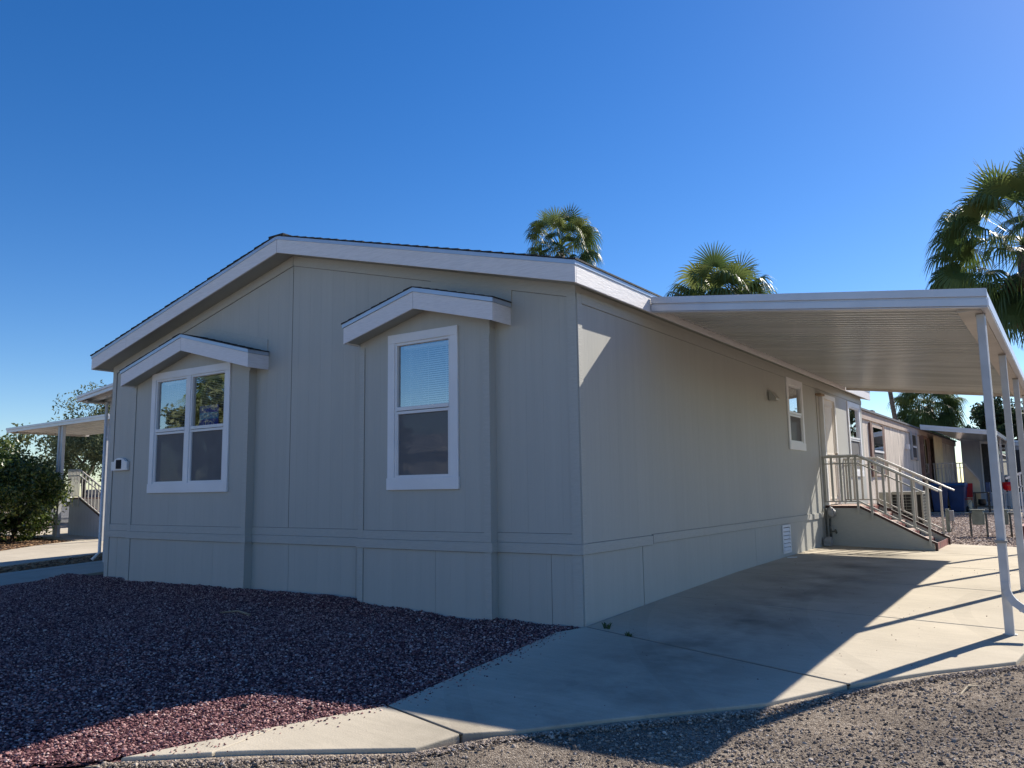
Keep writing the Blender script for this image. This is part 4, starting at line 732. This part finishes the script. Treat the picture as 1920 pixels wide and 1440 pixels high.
def branchy(mb, p, d, l, r_, depth, rnd, tips):
    q = p + d * l; mid = p + d * l * .5 + Vector((rnd.uniform(-1, 1), rnd.uniform(-1, 1), 0)) * l * .06
    mb.tube([p, mid, q], r_, 6, r_ * .62, cap=False); tips.append((q, depth))
    if depth == 0: return
    for k in range(rnd.choice((2, 3))):
        ax = Vector((rnd.uniform(-1, 1), rnd.uniform(-1, 1), rnd.uniform(-.3, .6))).normalized(); branchy(mb, q, (d * .75 + ax * .62).normalized(), l * rnd.uniform(.62, .85), r_ * .6, depth - 1, rnd, tips)
def tree(name, loc, label, stem, h, rad, n, size, m, seed, cat='tree', group=None, nst=1, clump=34, czf=.62, squash=1.0, leafasp=.45, depth=3, brl=.36):
    t = thing(name, loc, label, cat, group); rnd = random.Random(seed); mb = MB(); tips = []; base = Vector(loc)
    for k in range(nst):
        a = rnd.uniform(0, 6.28); sp_ = .35 if nst > 1 else .08
        branchy(mb, base + Vector((math.cos(a) * .06 * nst, math.sin(a) * .06 * nst, -.05)), Vector((math.cos(a) * sp_, math.sin(a) * sp_, 1)).normalized(), h * brl, stem, depth, rnd, tips)
    mb.build('trunk', M['bark'], t, True)
    r = np.random.default_rng(seed); ends = np.array([tuple(q) for q, dd in tips if dd <= 1]); c0 = np.array(loc) + np.array([0, 0, h * czf])
    extra = r.normal(0, 1, (clump, 3)); extra /= np.linalg.norm(extra, axis=1)[:, None]; extra = c0 + extra * np.array([rad, rad, h * (1 - czf)]) * (r.uniform(.35, 1, (clump, 1)) ** .5) * .92
    cc = np.concatenate([ends, extra]); cc = cc[cc[:, 2] < loc[2] + h]; cs = r.uniform(.12, .26, len(cc)) * rad
    k = r.integers(0, len(cc), n); d = r.normal(0, 1, (n, 3)); d /= np.linalg.norm(d, axis=1)[:, None]; P_ = cc[k] + d * cs[k][:, None] * (r.uniform(.1, 1, (n, 1)) ** .7) * np.array([1, 1, .8])
    a = r.normal(0, 1, (n, 3)); a[:, 2] -= .3; a /= np.linalg.norm(a, axis=1)[:, None]; b_ = np.cross(a, r.normal(0, 1, (n, 3))); b_ /= np.linalg.norm(b_, axis=1)[:, None]; s = size * r.uniform(.6, 1.3, (n, 1)); a *= s; b_ *= s * leafasp
    V = np.stack([P_ - a, P_ + b_, P_ + a, P_ - b_], 1).reshape(-1, 3); tn = .45 * r.uniform(0, 1, len(cc))[k] + .55 * r.uniform(0, 1, n) ** 1.4
    np_mesh('crown', V, np.arange(4 * n).reshape(n, 4), m, t, tint=np.repeat(tn, 4)); return t
tree('citrus_shrub', (-17.15, 2.05, .24), 'dense glossy green citrus shrub at the left edge, in front of the neighbour canopy', .03, 2.5, 1.62, 52000, .044, M['citrus'], 3, 'shrub', nst=7, clump=190, czf=.45, brl=.24)
tree('olive_tree', (-23.5, 9.4, .35), 'loose olive green tree rising behind the neighbour canopy', .13, 4.9, 3.1, 42000, .055, M['mesq'], 5, nst=2, clump=60, czf=.62)
tree('background_tree', (-31, 11.5, .38), 'hazy green tree far behind the shrub at the left edge', .15, 4.2, 3.6, 9000, .09, M['mesq'], 6, nst=1, clump=40)
def far_car(loc, label, m, ang):
    t = thing('parked_car', (0, 0, 0), label, 'car', 'cars parked on the far street')
    prof = [(-2.2, .35), (2.2, .35), (2.25, .75), (1.9, .98), (1.05, 1.05), (.45, 1.5), (-1.2, 1.52), (-1.9, 1.05), (-2.25, .95)]
    MB().prism(prof, 'y', -.88, .88).build('body', m, t, bevel=.08)
    b = MB(); b.prism([(.98, 1.08), (.46, 1.44), (-1.15, 1.45), (-1.75, 1.08)], 'y', -.885, .885); b.build('side_window', M['darkscreen'], t)
    b = MB(); b.add([(1.07, -.72, 1.07), (1.07, .72, 1.07), (.52, .66, 1.47), (.52, -.66, 1.47)], [(0, 1, 2, 3)]); b.build('windscreen', M['darkscreen'], t)
    b = MB(); b.box(2.18, 2.27, -.6, .6, .4, .68); b.build('grille', M['blackm'], t)
    for y in (-.62, .62): MB().box(2.12, 2.26, y - .16, y + .16, .70, .84).build('headlight', M['lens'], t)
    for x in (-1.35, 1.4):
        for y in (-.80, .80): MB().tube([(x, y - .1, .33), (x, y + .1, .33)], .33, 16).build('wheel', M['tyre'], t)
    t.location = loc; t.rotation_euler[2] = ang; return t
far_car((-73.5, 31.3, G(-70, 30) - .05), 'silver white car on the far street, left of the neighbour porch', M['carw'], R(-32))
far_car((-72.5, 34.2, G(-70, 30) - .05), 'black car on the far street, right of the silver white one', M['carb'], R(-32))
sg = thing('white_sign', (-22.9, 4.4, .3), 'white round cornered sign partly cut off at the left edge, behind the shrub', 'sign')
MB().prism([(-23.6, 1.95), (-22.85, 1.95), (-22.72, 2.10), (-22.80, 2.22), (-22.95, 2.26), (-23.6, 2.26)], 'y', 4.38, 4.41).build('sign_board', M['white'], sg, bevel=.01)
MB().box(-23.3, -23.24, 4.42, 4.47, .2, 2.2).build('sign_post', M['post'], sg)
text_mesh('sign_text', 'RENT', .15, M['plate'], sg, (-23.1, 4.377, 2.15), flip=False)

tree('side_tree', (6.2, 41, .1), 'leafy tree beyond the right edge, reflected in the far side window', .2, 6.8, 2.6, 9000, .14, M['mesq'], 41, nst=2, clump=46)
# ------------------------------------------------------------------ house and things beyond the driveway
HX = -1.0
h2 = thing('tan_house', (HX - 3, 28, .16), 'weathered tan manufactured house with pink fascia behind the green house', 'house')
TT = lambda u, n, z: (HX + n, u, z)
b = MB(); b.box(HX - 7.5, HX, 17.2, 41, .1, 3.38); b.build('wall', M['tan'], h2)
b = MB(); b.box(HX + .001, HX + .05, 17.1, 41.1, 3.17, 3.40); b.box(HX - 7.55, HX + .05, 17.05, 17.19, 3.17, 3.40); r2 = b.build('fascia', M['pinkf'], h2)
b = MB(); b.prism([(HX - 7.7, 3.401), (HX + .10, 3.401), (HX + .10, 3.46), (HX - 3.75, 3.62), (HX - 7.7, 3.46)], 'y', 17.0, 41.2); r3 = b.build('roof', M['roofedge'], h2)
for yy in (19.6, 24.1): MB().box(HX - .1, HX + .06, yy, yy + .35, 3.45, 3.52).build('roof_vent', M['roofedge'], r3)
def farwin(y0, y1, z0, z1, shut=True, sill=True, sh=M['brown']):
    w = MB(TT).box(y0, y1, .001, .05, z0, z1).build('window', M['pinkf'], h2)
    zm = z0 + (z1 - z0) * .48
    MB(TT).box(y0 + .12, y1 - .12, .051, .06, zm + .03, z1 - .08).build('glass_pane', M['glass2'], w)
    MB(TT).box(y0 + .12, y1 - .12, .051, .056, z0 + .08, zm - .03).build('lower_pane', M['darkscreen'], w)
    MB(TT).box(y0 + .1, y1 - .1, .061, .075, zm - .03, zm + .03).build('sash_rail', M['white'], w)
    if shut:
        for a, c_ in ((y0 - .28, y0 - .001), (y1 + .001, y1 + .28)): MB(TT).box(a, c_, .001, .06, z0 - .02, z1 + .04).build('shutter', sh, w)
    return w
farwin(19.35, 21.0, 1.52, 3.07); farwin(26.75, 27.75, 2.18, 3.18, sh=M['grey'])
MB(TT).box(25.45, 25.75, .001, .12, 2.52, 2.70).build('vent_hood', M['white'], h2)
d2 = MB(TT).box(29.2, 30.6, .001, .08, .9, 3.2).build('door', M['brown'], h2); MB(TT).box(29.45, 30.3, .081, .09, 1.7, 3.05).build('glass_pane', M['glass2'], d2); MB(TT).box(29.45, 30.3, .081, .088, 1.0, 1.66).build('lower_panel', M['blackm'], d2)
for yy in (28.95, 30.75, 32.0): MB(TT).box(yy, yy + .16, .001, .12, .2, 3.15).build('pilaster', M['brown'], h2)
c2 = thing('back_carport', (1.5, 28.9, .12), 'white carport roof in the distance attached to the tan house', 'carport')
def z2(x): return 3.58 + (x - HX) * (-.355 / 2.56)
b = MB(); b.prism([(HX + .11, z2(HX) - .19), (1.6, z2(1.6) - .16), (1.6, z2(1.6)), (HX + .11, z2(HX))], 'y', 28.6, 28.66); b.prism([(HX + .11, z2(HX) - .08), (1.62, z2(1.6) - .07), (1.62, z2(1.6) + .01), (HX + .11, z2(HX) + .01)], 'y', 28.56, 28.598); b.build('front_fascia', M['alu'], c2)
b = MB(); b.prism([(HX + .11, z2(HX) - .06), (1.6, z2(1.6) - .06), (1.6, z2(1.6) - .03), (HX + .11, z2(HX) - .03)], 'y', 28.67, 40); b.build('roof_panel', M['aluA'], c2)
b = MB(); b.box(1.601, 1.68, 28.6, 40, z2(1.6) - .15, z2(1.6) + .01); b.build('gutter', M['alu'], c2)
for yy in (28.9, 32.6, 36.3, 39.6): MB().box(1.5, 1.58, yy - .04, yy + .04, .1, z2(1.6) - .1).build('post', M['post'], c2)
cu = MB(TT).box(31.0, 33.6, .25, .27, .9, 3.25).build('hanging_sheet', M['curtain']); tag(cu, 'cream sheet hanging under the back carport beside the brown door', 'sheet')
rm = thing('sun_room', (1.2, 40.4, .16), 'blue grey sun room with dark screens at the far end of the back carport', 'sun room')
b = MB(); b.box(-.62, .22, 40.0, 40.08, .1, 3.45); b.box(.22, 4.6, 40.0, 40.06, .1, .72); b.box(-.62, 4.6, 40.1, 46, .1, 3.2); b.build('wall', M['greysiding'], rm)
b = MB(); b.box(.221, .28, 39.97, 40.09, .721, 3.38); b.box(.281, 4.6, 39.98, 40.06, .721, .79); b.prism([(.281, 3.22), (4.6, 2.75), (4.6, 2.86), (.281, 3.36)], 'y', 39.96, 40.09)
for x in (.98, 1.52, 2.3, 3.1): b.box(x, x + .06, 39.975, 40.07, .791, 3.05)
b.build('frame', M['white'], rm)
b = MB(); b.box(.281, .979, 40.02, 40.05, .792, 3.21); b.box(1.041, 1.519, 40.02, 40.05, .792, 1.56); b.box(1.041, 1.519, 40.02, 40.05, 2.98, 3.2); b.box(1.581, 4.6, 40.02, 40.05, .792, 2.85); b.build('screen_panel', M['darkscreen'], rm)
w = MB(); w.box(1.041, 1.519, 39.985, 40.01, 1.56, 1.64); w.box(1.041, 1.519, 39.985, 40.01, 2.90, 2.98); w.box(1.041, 1.519, 39.985, 40.01, 2.24, 2.32); w = w.build('window', M['white'], rm)
MB().box(1.041, 1.519, 40.012, 40.018, 1.641, 2.239).build('glass_pane', M['glass2'], w); MB().box(1.041, 1.519, 40.012, 40.018, 2.321, 2.899).build('glass_pane', M['glass2'], w)
b = MB(); b.prism([(-.8, 3.46), (4.8, 2.90), (4.8, 3.0), (-.8, 3.58)], 'y', 39.9, 46.2); b.build('roof', M['alu'], rm)
pp = thing('back_porch', (.0, 31, .16), 'brown porch railing with solid side panel behind the blue bins', 'porch')
b = MB(); b.box(-.85, .30, 31.0, 31.04, 2.06, 2.10); b.box(-.85, .30, 31.0, 31.03, 1.88, 1.90); b.bar((.30, 31.02, 2.07), (.80, 31.02, 1.36), .04, .05)
rl2 = b.build('railing', M['alub'], pp)
for k in range(9): x = -.8 + k * .135; MB().box(x - .02, x + .02, 31.0, 31.03, .9, 2.06).build('baluster', M['alub'], rl2)
b = MB(); b.prism([(.30, .9), (.30, 2.0), (.44, 1.85), (.80, 1.30), (.80, .4), (.55, .3)], 'y', 31.06, 31.10); b.build('side_panel', M['curtain'], pp); MB().box(-.88, .32, 31.05, 32.6, .16, .9).build('porch_base', M['curtain'], pp)
def trash_bin(x, y, ang, label):
    t = thing('trash_bin', (0, 0, 0), label, 'trash bin', 'blue trash bins beside the tan house')
    b = MB(); s0, s1, h = .25, .33, 1.02
    b.add([(-s0, -s0, .04), (s0, -s0, .04), (s0, s0 + .03, .04), (-s0, s0 + .03, .04), (-s1, -s1, h), (s1, -s1, h), (s1, s1 + .05, h), (-s1, s1 + .05, h)], [(0, 3, 2, 1), (4, 5, 6, 7), (0, 1, 5, 4), (1, 2, 6, 5), (2, 3, 7, 6), (3, 0, 4, 7)])
    b.box(-s1 - .02, s1 + .02, -s1 - .02, s1 + .07, h - .07, h + .001); b.build('body', M['bin'], t, bevel=.02)
    MB().prism([(-s1 - .03, h + .002), (s1 + .09, h + .002), (s1 + .09, h + .05), (.05, h + .11), (-s1 - .02, h + .06)], 'x', -s1 - .03, s1 + .03).build('lid', M['binlid'], t, bevel=.02)
    for sx in (-1, 1): MB().tube([(sx * .24, .28, .13), (sx * .32, .28, .13)], .13, 14).build('wheel', M['tyre'], t)
    MB().tube([(-.28, .42, h - .02), (.28, .42, h - .02)], .018).build('handle', M['bin'], t)
    t.location = (x, y, .10); t.scale = (.95, .95, 1.06); t.rotation_euler[2] = ang
trash_bin(-.55, 29.9, R(6), 'blue wheeled trash bin, nearer to the tan house wall'); trash_bin(.05, 31.0 - .75, R(-4), 'blue wheeled trash bin, nearer to the red chair')
ch = thing('folding_chair', (.42, 30.6, .1), 'red fabric folding chair right of the blue trash bins', 'chair')
MB().add([(.16, 30.5, .68), (.56, 30.5, .70), (.58, 30.62, 1.26), (.18, 30.62, 1.24)], [(0, 1, 2, 3)]).build('backrest', M['red'], ch)
MB().box(.16, .56, 30.1, 30.5, .62, .65).build('seat', M['red'], ch)
for a, c_ in (((.16, 30.1, .13), (.56, 30.5, .66)), ((.56, 30.1, .13), (.16, 30.5, .66)), ((.16, 30.5, .13), (.16, 30.63, 1.28)), ((.56, 30.5, .13), (.57, 30.63, 1.28))): MB().tube([a, c_], .012, 6).build('leg', M['grey'], ch)
tb_ = thing('patio_table', (.85, 30.6, .1), 'small black metal table right of the red folding chair', 'table')
MB().box(.60, 1.12, 30.3, 30.9, .86, .90).build('tabletop', M['blackm'], tb_)
for x in (.62, 1.10):
    for y in (30.32, 30.88): MB().box(x - .02, x + .02, y - .02, y + .02, .1, .86).build('leg', M['blackm'], tb_)
MB().box(.62, 1.10, 30.31, 30.89, .34, .37).build('shelf', M['blackm'], tb_)
pt = MB(); pt.lathe(.86, 30.6, [(.10, .371), (.15, .45), (.13, .6), (.14, .62)], 14); tag(pt.build('plant_pot', M['blackm'], None, True), 'dark pot on the lower shelf of the black patio table', 'pot')
tag(MB().box(.96, 1.10, 31.5, 31.9, .5, 1.28).build('chair_back', M['bin']), 'dark blue chair back standing behind the black patio table', 'chair')
bq = thing('kettle_grill', (1.78, 31.2, .1), 'red enamel kettle grill on thin legs in front of the sun room', 'grill')
MB().lathe(1.78, 31.2, [(.02, .93), (.15, .96), (.22, 1.04), (.23, 1.13), (.23, 1.27), (.10, 1.29), (.02, 1.30)], 20).build('bowl', M['redm'], bq, True)
for a in range(3): t_ = a * 2.09 + .4; MB().tube([(1.78 + .12 * math.cos(t_), 31.2 + .12 * math.sin(t_), .98), (1.78 + .32 * math.cos(t_), 31.2 + .32 * math.sin(t_), .1)], .014, 6).build('leg', M['grey'], bq)
MB().tube([(1.95, 31.05, 1.28), (2.12, 31.0, 1.36)], .02, 6).build('handle', M['grey'], bq)
def meter(x, y, label, w=.24):
    t = thing('utility_meter', (0, 0, 0), label, 'utility box', 'utility boxes in the rock bed')
    MB().prism([(-w / 2, .28), (w / 2, .28), (w / 2 + .01, .52), (w / 2 - .02, .60), (-w / 2 + .02, .60), (-w / 2 - .01, .52)], 'y', -.07, .07).build('box', M['green'], t, bevel=.015)
    MB().box(-w / 2 - .02, w / 2 + .02, -.085, .085, .60, .625).build('cap', M['green'], t)
    for sx in (-1, 1): MB().tube([(sx * (w / 2 + .04), .0, -.02), (sx * (w / 2 + .04), 0, .55)], .022, 8).build('pipe', M['iron'], t)
    MB().tube([(-w / 2 - .14, 0, .53), (w / 2 + .14, 0, .53)], .018, 8).build('cross_pipe', M['iron'], t); t.location = (x, y, G(x, y) - .05)
meter(2.045, 14.5, 'grey green utility box on pipes, left of the tall carport post'); meter(2.50, 15.0, 'grey green utility box on pipes, hidden partly by the tall carport post', .2)
pe = thing('pedestal_box', (1.27, 16.0, .1), 'grey post with a small box attached, in the rock bed beside the stairs', 'utility post')
MB().box(1.215, 1.30, 15.96, 16.04, .05, .645).build('post', M['green'], pe, bevel=.01); MB().box(1.302, 1.40, 15.95, 16.03, .34, .605).build('box', M['grey'], pe, bevel=.01); MB().tube([(1.36, 15.99, .34), (1.36, 15.99, .2), (1.30, 15.99, .08)], .01, 6).build('cable', M['iron'], pe)
ac = thing('air_conditioner', (.65, 13.9, .1), 'beige air conditioner with dark wire guarded coils behind the side stairs', 'air conditioner')
b = MB(); b.box(.17, .45, 13.5, 14.5, .12, 1.09); b.box(.451, 1.08, 13.5, 14.5, 1.03, 1.10); b.box(.451, 1.08, 13.5, 14.5, .12, .18); b.box(.90, .96, 13.5, 13.54, .181, 1.029); b.box(1.04, 1.08, 13.5, 13.54, .181, 1.029); b.box(1.04, 1.08, 14.44, 14.5, .181, 1.029); b.build('housing', M['acbox'], ac, bevel=.008)
MB().box(.452, 1.06, 13.53, 14.47, .182, 1.028).build('coil', M['coil'], ac)
b = MB()
for k in range(12): z = .22 + k * .068; b.box(.452, .899, 13.512, 13.518, z, z + .006); b.box(1.068, 1.074, 13.54, 14.44, z, z + .006)
for k in range(4): b.box(.53 + k * .1, .534 + k * .1, 13.506, 13.511, .18, 1.03); b.box(1.075, 1.079, 13.7 + k * .2, 13.704 + k * .2, .18, 1.03)
b.build('wire_guard', M['wire'], ac)
rs = thing('neighbour_stairs', (3.3, 15.2, .1), 'brown steps with white lattice railing at the right edge behind the carport posts', 'stairs')
b = MB(); b.box(2.83, 4.0, 14.6, 16.0, .02, .30); b.box(3.0, 4.0, 14.9, 16.0, .30, .48); b.build('steps', M['redstep'], rs, bevel=.01)
b = MB(); b.bar((2.62, 15.0, 1.36), (3.3, 15.0, 1.62), .05, .05); b.bar((2.75, 15.0, 1.12), (3.3, 15.0, 1.30), .03, .03); b.bar((2.80, 15.0, .45), (3.3, 15.0, .62), .03, .03)
for x in (2.79, 2.9, 3.01, 3.12): b.box(x - .015, x + .015, 14.985, 15.015, .42 if x > 2.8 else .05, 1.45 + (x - 2.8) * .38)
b.build('railing', M['white'], rs)
nb = thing('neighbour_house', (10, 14, .05), 'cream manufactured house beyond the right edge, hidden by the carport', 'house')

# ------------------------------------------------------------------ palms and trees
def frond_arrays(r, blade, pet, pitch, yaw, dead=False, org=(0, 0, 0)):
    """one fan frond as strips of quads"""
    n = 26; V = []; F = []
    def put(p): V.append(p); return len(V) - 1
    # petiole
    segs = 4; w = .028
    pts = []
    for i in range(segs + 1):
        s = i / segs; pts.append((pet * s, 0, -.10 * pet * s * s))
    last = None
    for (x, y, z) in pts:
        a = put((x, -w, z)); b_ = put((x, w, z)); w *= .85
        if last: F.append((last[0], last[1], b_, a))
        last = (a, b_)
    bx, by, bz = pts[-1]
    spread = 2.3 if not dead else 1.0; drop = [0.0] * len(V); n = 40; young = max(0.0, min(1.0, (pitch - .55) / .7))
    for k in range(n):
        th = -spread + 2 * spread * k / (n - 1); L = blade * (1 - .18 * (abs(th) / spread) ** 2) * r.uniform(.9, 1.08); last = None
        dr_ = (r.uniform(.75, 1.25) * (1 - .8 * young)) if not dead else .2
        for s, ww in ((0, .012), (.35, .030), (.6, .030), (.82, .018), (1.0, .004)):
            se = s if s < .5 else .5 + (s - .5) * (1 - .5 * (1 - young)); fold = .045 * (1 if k % 2 else -1) * s
            x = bx + math.cos(th) * L * se; y = by + math.sin(th) * L * se; z = bz + fold + .10 * abs(math.sin(th)) * L * s - .10 * L * s * s
            px, py = -math.sin(th) * ww * blade * .80, math.cos(th) * ww * blade * .80
            a = put((x - px, y - py, z)); b_ = put((x + px, y + py, z + .01)); dz = dr_ * L * max(0, s - .38) ** 1.5; drop += [dz, dz]
            if last: F.append((last[0], last[1], b_, a))
            last = (a, b_)
    A = np.array(V); roll = r.uniform(-.9, .9); cr_, sr_ = math.cos(roll), math.sin(roll); y_, z_ = A[:, 1] * cr_ - A[:, 2] * sr_, A[:, 1] * sr_ + A[:, 2] * cr_; A[:, 1], A[:, 2] = y_, z_
    c_, s_ = math.cos(pitch), math.sin(pitch); x, z = A[:, 0] * c_ - A[:, 2] * s_, A[:, 0] * s_ + A[:, 2] * c_
    z = z - np.array(drop)          # the leaflet tips hang straight down whatever the pitch
    c2_, s2_ = math.cos(yaw), math.sin(yaw); A = np.stack([x * c2_ - A[:, 1] * s2_, x * s2_ + A[:, 1] * c2_, z], 1) + np.array(org)
    return A, np.array(F)
def palm(loc, top, blade, pet, nf, label, trad=.2, seed=1, skirt=True, low=-.75, high=1.35, lean=(0, 0)):
    t = thing('palm_tree', loc, label, 'palm tree', 'fan palms around the houses'); r = random.Random(seed)
    x, y, z0 = loc; cx, cy = x + lean[0], y + lean[1]
    b = MB(); n = 14; b.tube([(x + lean[0] * k / n, y + lean[1] * k / n, z0 - .1 + (top - z0 + .1) * k / n) for k in range(n + 1)], trad * 1.25, 12, trad * .9); b.build('trunk', M['trunk'], t, True)
    Vs = []; Fs = []; T_ = []; off = 0
    for k in range(nf):
        f = (k + .5) / nf; pitch = high - (high - low) * f ** .8 + r.uniform(-.12, .12); yaw = k * 2.39996 + r.uniform(-.2, .2)
        A, F = frond_arrays(r, blade * r.uniform(.85, 1.1), pet * r.uniform(.8, 1.1), pitch, yaw, org=(cx, cy, top + .25 * (1 - f)))
        # roll the blade a little so that fans face different ways
        Vs.append(A); Fs.append(F + off); off += len(A); T_ += [min(1, max(0, .75 - .6 * f + r.uniform(-.2, .25)))] * len(A)
    np_mesh('crown', np.concatenate(Vs), np.concatenate(Fs), M['palm'], t, tint=np.array(T_))
    if skirt:
        Vs = []; Fs = []; T_ = []; off = 0
        for k in range(int(nf * .8)):
            A, F = frond_arrays(r, blade * r.uniform(.6, .9), pet * .35, -1.35 + r.uniform(-.1, .15), k * 2.39996, True, org=(cx, cy, top - r.uniform(.05, 1.0) * blade))
            Vs.append(A); Fs.append(F + off); off += len(A); T_ += [r.random()] * len(A)
        np_mesh('dead_skirt', np.concatenate(Vs), np.concatenate(Fs), M['skirt'], t, tint=np.array(T_))
    return t
palm((-13.6, 22.5, .3), 11.5, .84, 1.28, 58, 'tall fan palm rising above the middle of the house roof', seed=3, low=-.95)
palm((-6.6, 22.7, .16), 7.72, 1.15, 1.6, 54, 'fan palm showing only its top above the carport roof', seed=8, skirt=False, low=-.3, high=1.25)
palm((2.75, 47.0, .03), 14.7, 2.2, 3.9, 92, 'large shaggy fan palm at the right edge of the picture', seed=5, low=-1.1, trad=.42)
palm((-3.2, 50.0, .1), 6.1, 1.25, 1.45, 64, 'dark fan palm seen under the carport roof, right of the bare trunk', seed=11, low=-1.05, trad=.3)
palm((-3.9, 45, .1), 10.6, 1.1, 1.1, 30, 'leaning palm of which only the bare trunk shows under the carport roof', seed=14, trad=.12, lean=(-1.0, 0))
tree('background_tree', (.9, 50, .1), 'dark green bushy tree behind the back carport, nearer the dark palm', .25, 6.8, 2.6, 12000, .13, M['oak'], 21, group='trees behind the back carport', nst=2, clump=50)
tree('background_tree', (4.4, 51, .1), 'dark green bushy tree behind the back carport, between the right carport posts', .25, 6.8, 2.8, 12000, .13, M['oak'], 22, group='trees behind the back carport', nst=2, clump=50)
# across the street, behind the viewer: what the front windows reflect
h3 = thing('opposite_house', (-20, -22, -.2), 'low white house across the street, seen only as a reflection in the front windows', 'house')
MB().box(-34, -9, -27, -19.5, -.25, 2.9).build('wall', mat('white stucco', (.62, .60, .56), .8), h3); MB().prism([(-27.6, 2.9), (-19.0, 2.9), (-19.0, 3.1), (-23.2, 4.0), (-27.6, 3.1)], 'x', -34.4, -8.6).build('roof', M['fascia'], h3)
for x in (-29, -22, -14): MB().box(x, x + 1.6, -19.5, -19.46, .9, 2.2).build('window', M['darkscreen'], h3)
palm((-27.0, -15.5, .0), 5.2, 1.1, 1.2, 36, 'fan palm across the street, reflected in the left pane of the bay window', seed=17)
tree('opposite_tree', (-23.5, -12.5, -.1), 'tall tree across the street, reflected in the right pane of the bay window', .2, 5.6, 1.9, 12000, .11, M['mesq'], 31, nst=2, clump=60)
tree('opposite_shrub', (-15.6, -13.2, -.2), 'small tree across the street, reflected in the single bay window', .12, 4.4, 1.6, 7000, .1, M['mesq'], 33, nst=2, clump=36)
bpy.data.objects.remove(nb)
